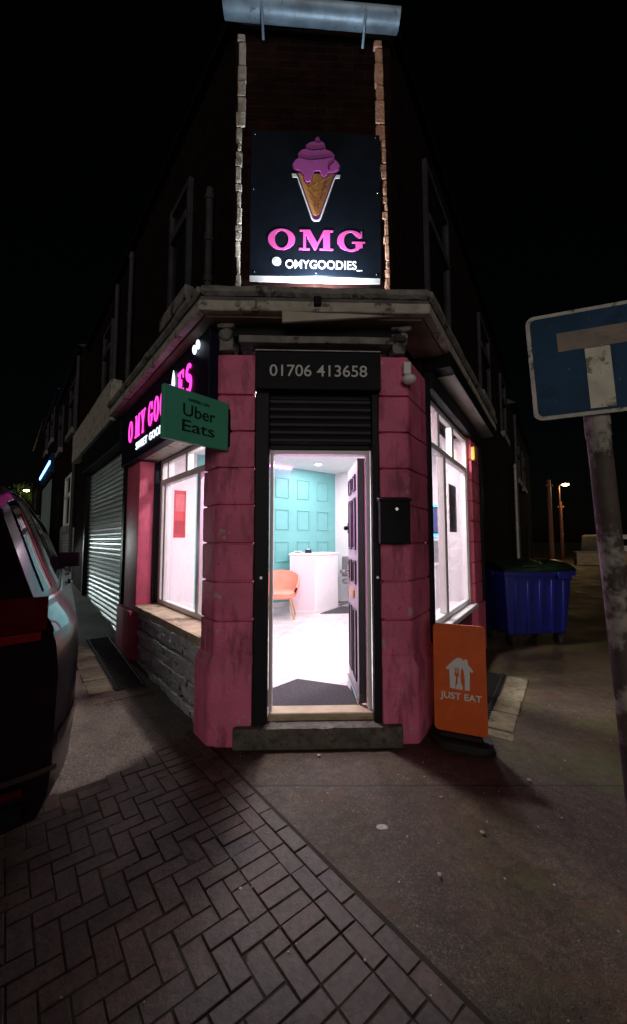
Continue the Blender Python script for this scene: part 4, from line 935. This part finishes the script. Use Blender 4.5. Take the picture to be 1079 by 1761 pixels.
def surf(x, s, off=0):
    k = s * (len(prof) - 1); i = min(int(k), len(prof) - 2); t = k - i
    z = prof[i][0] * (1 - t) + prof[i + 1][0] * t; y = prof[i][1] * (1 - t) + prof[i + 1][1] * t
    rz = roofz(x)
    if z > 1.06: z = 1.06 + (z - 1.06) * max(.02, (rz - 1.06)) / .695
    if rz < 1.25 and z > 1.0: y = y if s > .999 else max(y, .86 * math.cos((s - .45) / .55 * math.pi / 2) if s > .45 else y)
    tp = 1.0
    if x < .7: tp = 1 - .10 * (1 - x / .7) ** 2.4
    if x > 4.0: tp = 1 - .20 * ((x - 4.0) / .8) ** 2
    xx = x
    if x < .6:
        f = 1 - x / .6; xx += f * (max(0, z - 1.02) * .42 + max(0, .55 - z) * .25 - (.05 if .45 < z < .8 else 0) )
    y2 = y * tp + off
    z += max(0, z - .45) * .10
    return xx, y2, z
def side(x0, x1, s0, s1, nx, ns, off, sgn=1):
    return [[cpt(surf(x0 + (x1 - x0) * i / nx, s0 + (s1 - s0) * j / ns, off)[0], sgn * surf(x0 + (x1 - x0) * i / nx, s0 + (s1 - s0) * j / ns, off)[1], surf(x0 + (x1 - x0) * i / nx, s0 + (s1 - s0) * j / ns, off)[2]) for j in range(ns + 1)] for i in range(nx + 1)]
b = MB(); stx = [0, .03, .08, .15, .25, .4, .6, .8, 1.0, 1.4, 1.8, 2.2, 2.6, 2.9, 3.1, 3.3, 3.5, 3.75, 4.0, 4.3, 4.55, 4.7, 4.8]
rows = []
for x in stx:
    r = [surf(x, j / 45) for j in range(46)]
    rows.append([cpt(a, y, z) for a, y, z in r] + [cpt(a, -y, z) for a, y, z in r[-2::-1]])
b.grid(rows)
# rear and front caps: rows of quads across the car between mirrored ring points
for ri in (0, -1):
    r = rows[ri]; n = len(r); cap = []
    for j in range(46):
        p, q = r[j], r[n - 1 - j]; bulge = cf * (-.10 if ri == 0 else .10)
        cap.append([p.lerp(q, t) + v3(bulge * math.sin(math.pi * t) ** .6) for t in [k / 12 for k in range(13)]])
    b.grid(cap)
bmesh.ops.remove_doubles(b.b, verts=b.b.verts[:], dist=.0015)
body = b.build('body', M['carp'], car, smooth=True)
for sgn in (1, -1):
    for x0, x1, s0, s1 in ((.13, 1.0, .545, .76), (1.08, 1.95, .54, .775), (2.02, 3.0, .54, .77)):
        MB().grid(side(x0, x1, s0, s1, 8, 5, .006, sgn)).build('side_window', M['carglass'], car, smooth=True)
    MB().grid(side(.10, 3.2, .505, .525, 20, 1, .007, sgn)).build('window_trim', M['chrome'], car, smooth=True)
    MB().grid(side(.45, 2.85, .80, .815, 20, 1, .02, sgn)).build('roof_rail', M['blackm'], car, smooth=True)
    MB().grid(side(.0, .22, .37, .47, 6, 5, .008, sgn)).build('tail_lamp', M['tail'], car, smooth=True)
    b = MB(); p = cpt(2.75, sgn * .95, 1.30); b.hexa([p + v3(cf) * x + v3(cr) * y + UP * z for z in (-.075, .075) for x, y in ((-.05, -.11), (.06, -.10), (.04, .10), (-.05, .11))], .03, 3); b.tube([cpt(2.80, sgn * .86, 1.20), p - UP * .03], .022); b.build('wing_mirror', M['carp'], car, smooth=True)
    for x in (1.6, 2.55): 
        b = MB(); q = surf(x, .44, .02); b.tube([cpt(q[0], sgn * q[1], q[2]), cpt(q[0] + .1, sgn * (q[1] + .015), q[2]), cpt(q[0] + .2, sgn * q[1], q[2])], .013, 8); b.build('door_handle', M['carp'], car, smooth=True)
    for x in (.92, 3.85):
        c0 = cpt(x, sgn * .80, .36); t = v3(cr) * sgn
        b = MB(); b.tube([c0 - t * .13, c0 - t * .12, c0 + t * .10, c0 + t * .125, c0 + t * .128], [.33, .36, .36, .335, .26], 36); wv = b.build('wheel', M['rubber'], car, smooth=True)
        b = MB(); b.tube([c0 + t * .120, c0 + t * .130], [.255, .25], 30)
        for k in range(10):
            a = 2 * math.pi * k / 10; e = (v3(cf) * math.cos(a) + UP * math.sin(a)); b.tube([c0 + t * .134, c0 + e * .235 + t * .134], .022, 6)
        b.build('rim', M['grey'], wv, smooth=True)
def rearq(y0, y1, z0, z1, m, name, off, parent=car, ns=8):
    rws = []
    for i in range(7):
        z = z0 + (z1 - z0) * i / 6; rr_ = []
        # find profile half width at this height
        lo_, hi_ = 0., 1.
        for _ in range(24):
            mid = (lo_ + hi_) / 2
            if surf(0, mid)[2] < z: lo_ = mid
            else: hi_ = mid
        a, yw, zz = surf(0, lo_)
        for k in range(ns + 1):
            y = y0 + (y1 - y0) * k / ns; t = min(1, max(0, .5 - y / (2 * yw)))
            rr_.append(cpt(a - .10 * math.sin(math.pi * t) ** .6 - off, y, z))
        rws.append(rr_)
    return MB().grid(rws).build(name, m, parent, smooth=True)
rearq(-.58, .58, 1.18, 1.62, M['carglass'], 'rear_window', .012, ns=16)
for sg_ in (1, -1): rearq(.52 * sg_, .84 * sg_, 1.10, 1.24, M['tail'], 'tail_lamp', .012)
rearq(-.82, .82, 1.06, 1.095, mat('red_light_bar', (.16, .008, .008), .2), 'light_bar', .013, ns=14)
rearq(-.27, .27, .78, .89, mat('yellow_number_plate', (.5, .38, .05), .5), 'number_plate', .012)
for sg_ in (1, -1): rearq(.50 * sg_, .78 * sg_, .40, .47, M['tail'], 'reflector', .012)
rearq(.40, .90, .50, .525, M['chrome'], 'bumper_trim', .014)
rearq(-.78, .78, .28, .36, M['blackm'], 'bumper_valance', .012, ns=12)
MB().grid(side(.02, .50, .155, .175, 6, 1, .008)).build('bumper_trim', M['chrome'], car, smooth=True)

# ------------------------------------------------------------------ the rest of the left street
def terrace(name, label, u0, u1, h, m, dep=6.5, cat='house', d=0.):  # one building of the left row
    p0 = P2('L', (u0 + u1) / 2, 0); z = ground_z(p0.x, p0.y)
    t = thing(name, label, cat, v3(p0, z), 'dark buildings along the street' if cat == 'house' else None)
    MB().box('L', u0 + .01, u1 - .01, -dep, d, z - .6, h).build('wall', m, t)
    b = MB(); a = [W('L', u0, d + .12, h), W('L', u0, -dep, h), W('L', u0, -dep / 2, h + 1.7)]; b.extr(a, v3(uL) * (u1 - u0)); b.build('roof', M['slate'], t)
    half_gutter(W('L', u0 + .02, d + .08, h - .02), W('L', u1 - .02, d + .08, h - .02), .06).build('gutter', M['blackm'], t)
    return t, z
n1, z1_ = terrace('terraced_house', 'dark brick house with white painted lower wall after the shuttered front', 7.55, 12.5, 6.1, M['brickL'])
MB().box('L', 7.6, 10.3, .0, .03, z1_ - .3, z1_ + 1.05, .004).build('painted_base', M['whitebrick'], n1)
for u in (8.3, 10.9): upper_window('L', u, u + 1.0, 4.3, 5.6, .003, n1)
upper_window('L', 8.2, 9.4, z1_ + 1.1, z1_ + 2.4, .003, n1, .6, M['white'])
b = MB(); b.box('L', 11.0, 11.9, .002, .05, z1_ + .1, z1_ + 2.15, .005); b.build('door', M['blackm'], n1)
b = MB(); b.tube([W('L', 7.7, .06, z1_), W('L', 7.7, .06, 5.9)], .04, 8); b.build('drainpipe', M['pipe'], n1)
n2, z2_ = terrace('takeaway_shop', 'far dark shop with a lit blue strip above its pale shutter', 12.5, 19.0, 6.6, M['brickL'], cat='shop')
MB().box('L', 13.2, 18.4, .0, .12, z2_ + 2.6, z2_ + 3.3, .01).build('fascia_board', mat('dark_blue_fascia', (.01, .02, .08), .4), n2)
MB().box('L', 13.4, 18.2, .121, .15, z2_ + 2.95, z2_ + 3.05).build('light_strip', M['eblue'], n2)
b = MB(); rows = []
for k in range(28):
    z = z2_ + .1 + .085 * k
    for t, q in ((0, 0), (.5, .02), (.95, 0)): rows.append([W('L', 13.6, .02 + q, z + .085 * t), W('L', 18.0, .02 + q, z + .085 * t)])
b.grid(rows); b.build('roller_shutter', mat('pale_far_shutter', (.45, .6, .6), .4, .2), n2, norm=False)
upper_window('L', 14, 15, z2_ + 4, z2_ + 5.2, .003, n2); upper_window('L', 16.5, 17.5, z2_ + 4, z2_ + 5.2, .003, n2)
n3, z3_ = terrace('terraced_house', 'farthest dark terraced house at the end of the left row', 19.0, 27, 7.2, M['brickL'])
MB().box('L', 20.2, 21.2, .002, .05, z3_ + .1, z3_ + 2.1, .005).build('door', M['blackm'], n3)
upper_window('L', 22.5, 24, z3_ + 1, z3_ + 2.4, .003, n3)
# second car farther up the street
def far_car(name, label, f, u, d, m, lit=0, zoff=0):
    p = P2(f, u, d); z = ground_z(p.x, p.y) + zoff; t = thing(name, label, 'car', v3(p, z))
    b = MB(); w_ = .88
    pr_ = [(0, .3), (0, .75), (.15, .92), (.5, 1.0), (.95, 1.45), (2.5, 1.48), (3.2, 1.0), (4.0, .88), (4.2, .7), (4.2, .3)]
    a = []
    for x, zz in pr_: a.append((x, zz))
    rows = []
    for k in range(9):
        s = -1 + 2 * k / 8; sh = 1 - .12 * abs(s) ** 4
        rows.append([W(f, u + 2.1 + (x - 2.1) * sh, d + s * w_ * (1 if zz < 1.05 else .8), z + .3 + (zz - .3) * (1 - .1 * abs(s) ** 4)) for x, zz in a])
    b.grid(rows)
    for r in (rows[0], rows[-1]): b.b.faces.new([b.b.verts.new(q) for q in r])
    b.build('body', m, t, smooth=True)
    for x in (.85, 3.35):
        for s in (-1, 1):
            c0 = W(f, u + x, d + s * .8, z + .31); tt = v3(FR[f][2]) * s; MB().tube([c0 - tt * .1, c0 + tt * .09], [.31, .31], 20).build('wheel', M['rubber'], t)
    for s in (-1, 1):
        MB().box(f, u + 1.05, u + 2.6, d + s * .71 - .006, d + s * .71 + .006, z + 1.02, z + 1.38).build('side_window', M['carglass'], t)
        MB().box(f, u - .02, u + .05, d + s * .6 - .13, d + s * .6 + .13, z + .72, z + .86, .01).build('head_lamp', M['lamp2'] if lit else M['lwhite'], t)
        if lit:
            l = bpy.data.lights.new('head_lamp_light', 'SPOT'); l.energy = lit; l.spot_size = R(76); l.spot_blend = .45; l.shadow_soft_size = .06; l.color = (.86, 1, .98)
            o = bpy.data.objects.new('head_lamp_light', l); COL.objects.link(o); o.parent = t; o.location = W(f, u - .06, d + s * .6, z + .79) - LOC[t]
            o.rotation_euler = (W(f, u - 5, d - .85, z - 2.1) - W(f, u, d, z + .79)).to_track_quat('-Z', 'Y').to_euler()
    return t
far_car('parked_car', 'pale far car with lit headlamps up the left street beyond the black car', 'L', 8.8, 1.6, mat('pale_car_paint', (.20, .20, .21), .35, coat=.4), 70)
# far lit lamp and tree at the end of the left street
def street_lamp(name, label, base, h, arm, lens, power, col, pm):
    t = thing(name, label, 'street lamp', base, 'lit street lamps far off'); p = Vector(base)
    b = MB(); b.tube([p - UP * .3, p + UP * h * .6, p + UP * h], [.09, .07, .05], 10); b.tube([p + UP * h, p + UP * (h + .15) + arm * .5, p + UP * (h + .18) + arm], .035, 8); b.build('lamp_post', pm, t, smooth=True)
    hd = p + UP * (h + .16) + arm * 1.2
    b = MB(); b.ball(hd + UP * .05, .26, 1.3, 1.3, .4); b.build('lamp_head', M['blackm'], t, smooth=True)
    b = MB(); b.ball(hd - UP * .07, .19, 1.2, 1.2, .5); b.build('lamp_lens', lens, t, smooth=True)
    l = bpy.data.lights.new('street_lamp_light', 'POINT'); l.energy = power; l.color = col; l.shadow_soft_size = .2
    o = bpy.data.objects.new('street_lamp_light', l); COL.objects.link(o); o.parent = t; o.location = hd - UP * .3 - p
p = Vector((-26.0, 33.8, 3.3)); street_lamp('street_lamp', 'far street lamp glowing yellow beside a tree up the left street', p, 2.5, Vector((.6, -.2, 0)), M['lens_g'], 130, (1, .85, .35), M['blackm'])
def tree(name, label, base, h, r, seed):
    t = thing(name, label, 'tree', base); p = Vector(base); rt = random.Random(seed)
    b = MB(); b.tube([p - UP * .3, p + UP * h * .3, p + UP * h * .75], [.2, .14, .05], 8)
    for k in range(7):
        a = rt.uniform(0, 6.28); z = h * rt.uniform(.3, .6); b.tube([p + UP * z, p + Vector((math.cos(a) * r * .6, math.sin(a) * r * .6, z + h * .25))], [.06, .02], 6)
    b.build('trunk', M['bark'], t, smooth=True)
    b = MB()
    cl = [(rt.gauss(0, .45) * r, rt.gauss(0, .45) * r, h * .66 + rt.gauss(0, .16) * h) for _ in range(26)]
    for k in range(2600):
        c = cl[rt.randrange(26)]; q = p + Vector(c) + Vector((rt.gauss(0, .16) * r, rt.gauss(0, .16) * r, rt.gauss(0, .14) * r))
        a = Vector((rt.gauss(0, 1), rt.gauss(0, 1), rt.gauss(0, 1))).normalized() * .14; e = a.orthogonal().normalized() * .07
        b.b.faces.new([b.b.verts.new(q + w_) for w_ in (a, e, -a, -e)])
    b.build('crown', M['foil'], t, norm=False)
tree('street_tree', 'leafy tree lit green by the far yellow street lamp', (-27.2, 37.5, 3.3), 3.6, 1.8, 4)

# ------------------------------------------------------------------ the far end of the right street
def terraceR(name, label, u0, u1, h):
    p0 = P2('R', (u0 + u1) / 2, 0); t = thing(name, label, 'house', v3(p0, 0), 'dark buildings along the street')
    MB().box('R', u0 + .01, u1 - .01, -4.5, -.06, -.3, h).build('wall', M['render'], t)
    b = MB(); b.extr([W('R', u0, .1, h), W('R', u0, -4.5, h), W('R', u0, -2.2, h + 1.6)], v3(uR) * (u1 - u0)); b.build('roof', M['slate'], t)
    for u in (u0 + 1.2, u0 + 3.4): upper_window('R', u, u + 1.0, 3.4, 4.7, -.057, t)
    MB().box('R', u0 + 5, u0 + 5.9, -.058, -.02, .1, 2.15, .005).build('door', M['blackm'], t)
    b = MB(); b.tube([W('R', u0 + .5, .0, .0), W('R', u0 + .5, .0, h - .2)], .045, 8); b.build('drainpipe', M['pipe'], t)
terraceR('terraced_house', 'dark house next to the corner shop on the right street', 9.12, 17.5, 5.4)
p = Vector((19.0, 29.5, 0)); street_lamp('street_lamp', 'lit orange street lamp at the far end of the right street', p, 5.7, Vector((.3, -.2, 0)), M['lens_y'], 150, (1, .62, .28), M['reddish'])
for k, (x, y, h, lab) in enumerate(((17.9, 29.0, 6.1, 'thick reddish pole just left of the far orange street lamp'), (19.7, 30.5, 4.6, 'short reddish pole right of the far orange street lamp'))):
    t = thing('wooden_pole', lab, 'pole', (x, y, 0), 'reddish poles'); MB().tube([(x, y, -.2), (x, y, h)], [.2 - .05 * k, .15 - .04 * k], 12).build('pole', M['reddish'], t, smooth=True); MB().box('W', x - .25, x + .25, y - .08, y + .08, h - .5, h - .35, .01).build('cross_arm', M['reddish'], t)
wl_ = thing('boundary_wall', 'low pale wall closing the far end of the right street', 'wall', (19.5, 24, 0))
b = MB(); b.box('W', 16.3, 25, 23.9, 24.2, -.2, .75); b.build('wall', mat('ochre_wall', (.30, .22, .13), .8), wl_); MB().box('W', 16.2, 25.1, 23.85, 24.25, .752, .84, .02).build('coping', M['stonecor'], wl_)
FR['V'] = (Vector((19.2, 26)), Vector((1, 0)), Vector((0, 1)))
vn = thing('parked_van', 'white van parked behind the low wall far down the right street', 'van', (20.8, 27, 0))
MB().hexa([W('V', 0, 0, .4), W('V', 4.4, 0, .4), W('V', 4.4, 1.8, .4), W('V', 0, 1.8, .4), W('V', .1, .1, 1.9), W('V', 3.3, .1, 1.9), W('V', 3.3, 1.7, 1.9), W('V', .1, 1.7, 1.9)], .12, 3).build('body', mat('white_van_paint', (.6, .58, .55), .3), vn, smooth=True)
MB().box('V', .5, 3.0, -.004, .06, 1.15, 1.6).build('side_window', M['carglass'], vn)
for x in (.9, 3.4): MB().tube([W('V', x, -.02, .34), W('V', x, .2, .34)], .34, 20).build('wheel', M['rubber'], vn)
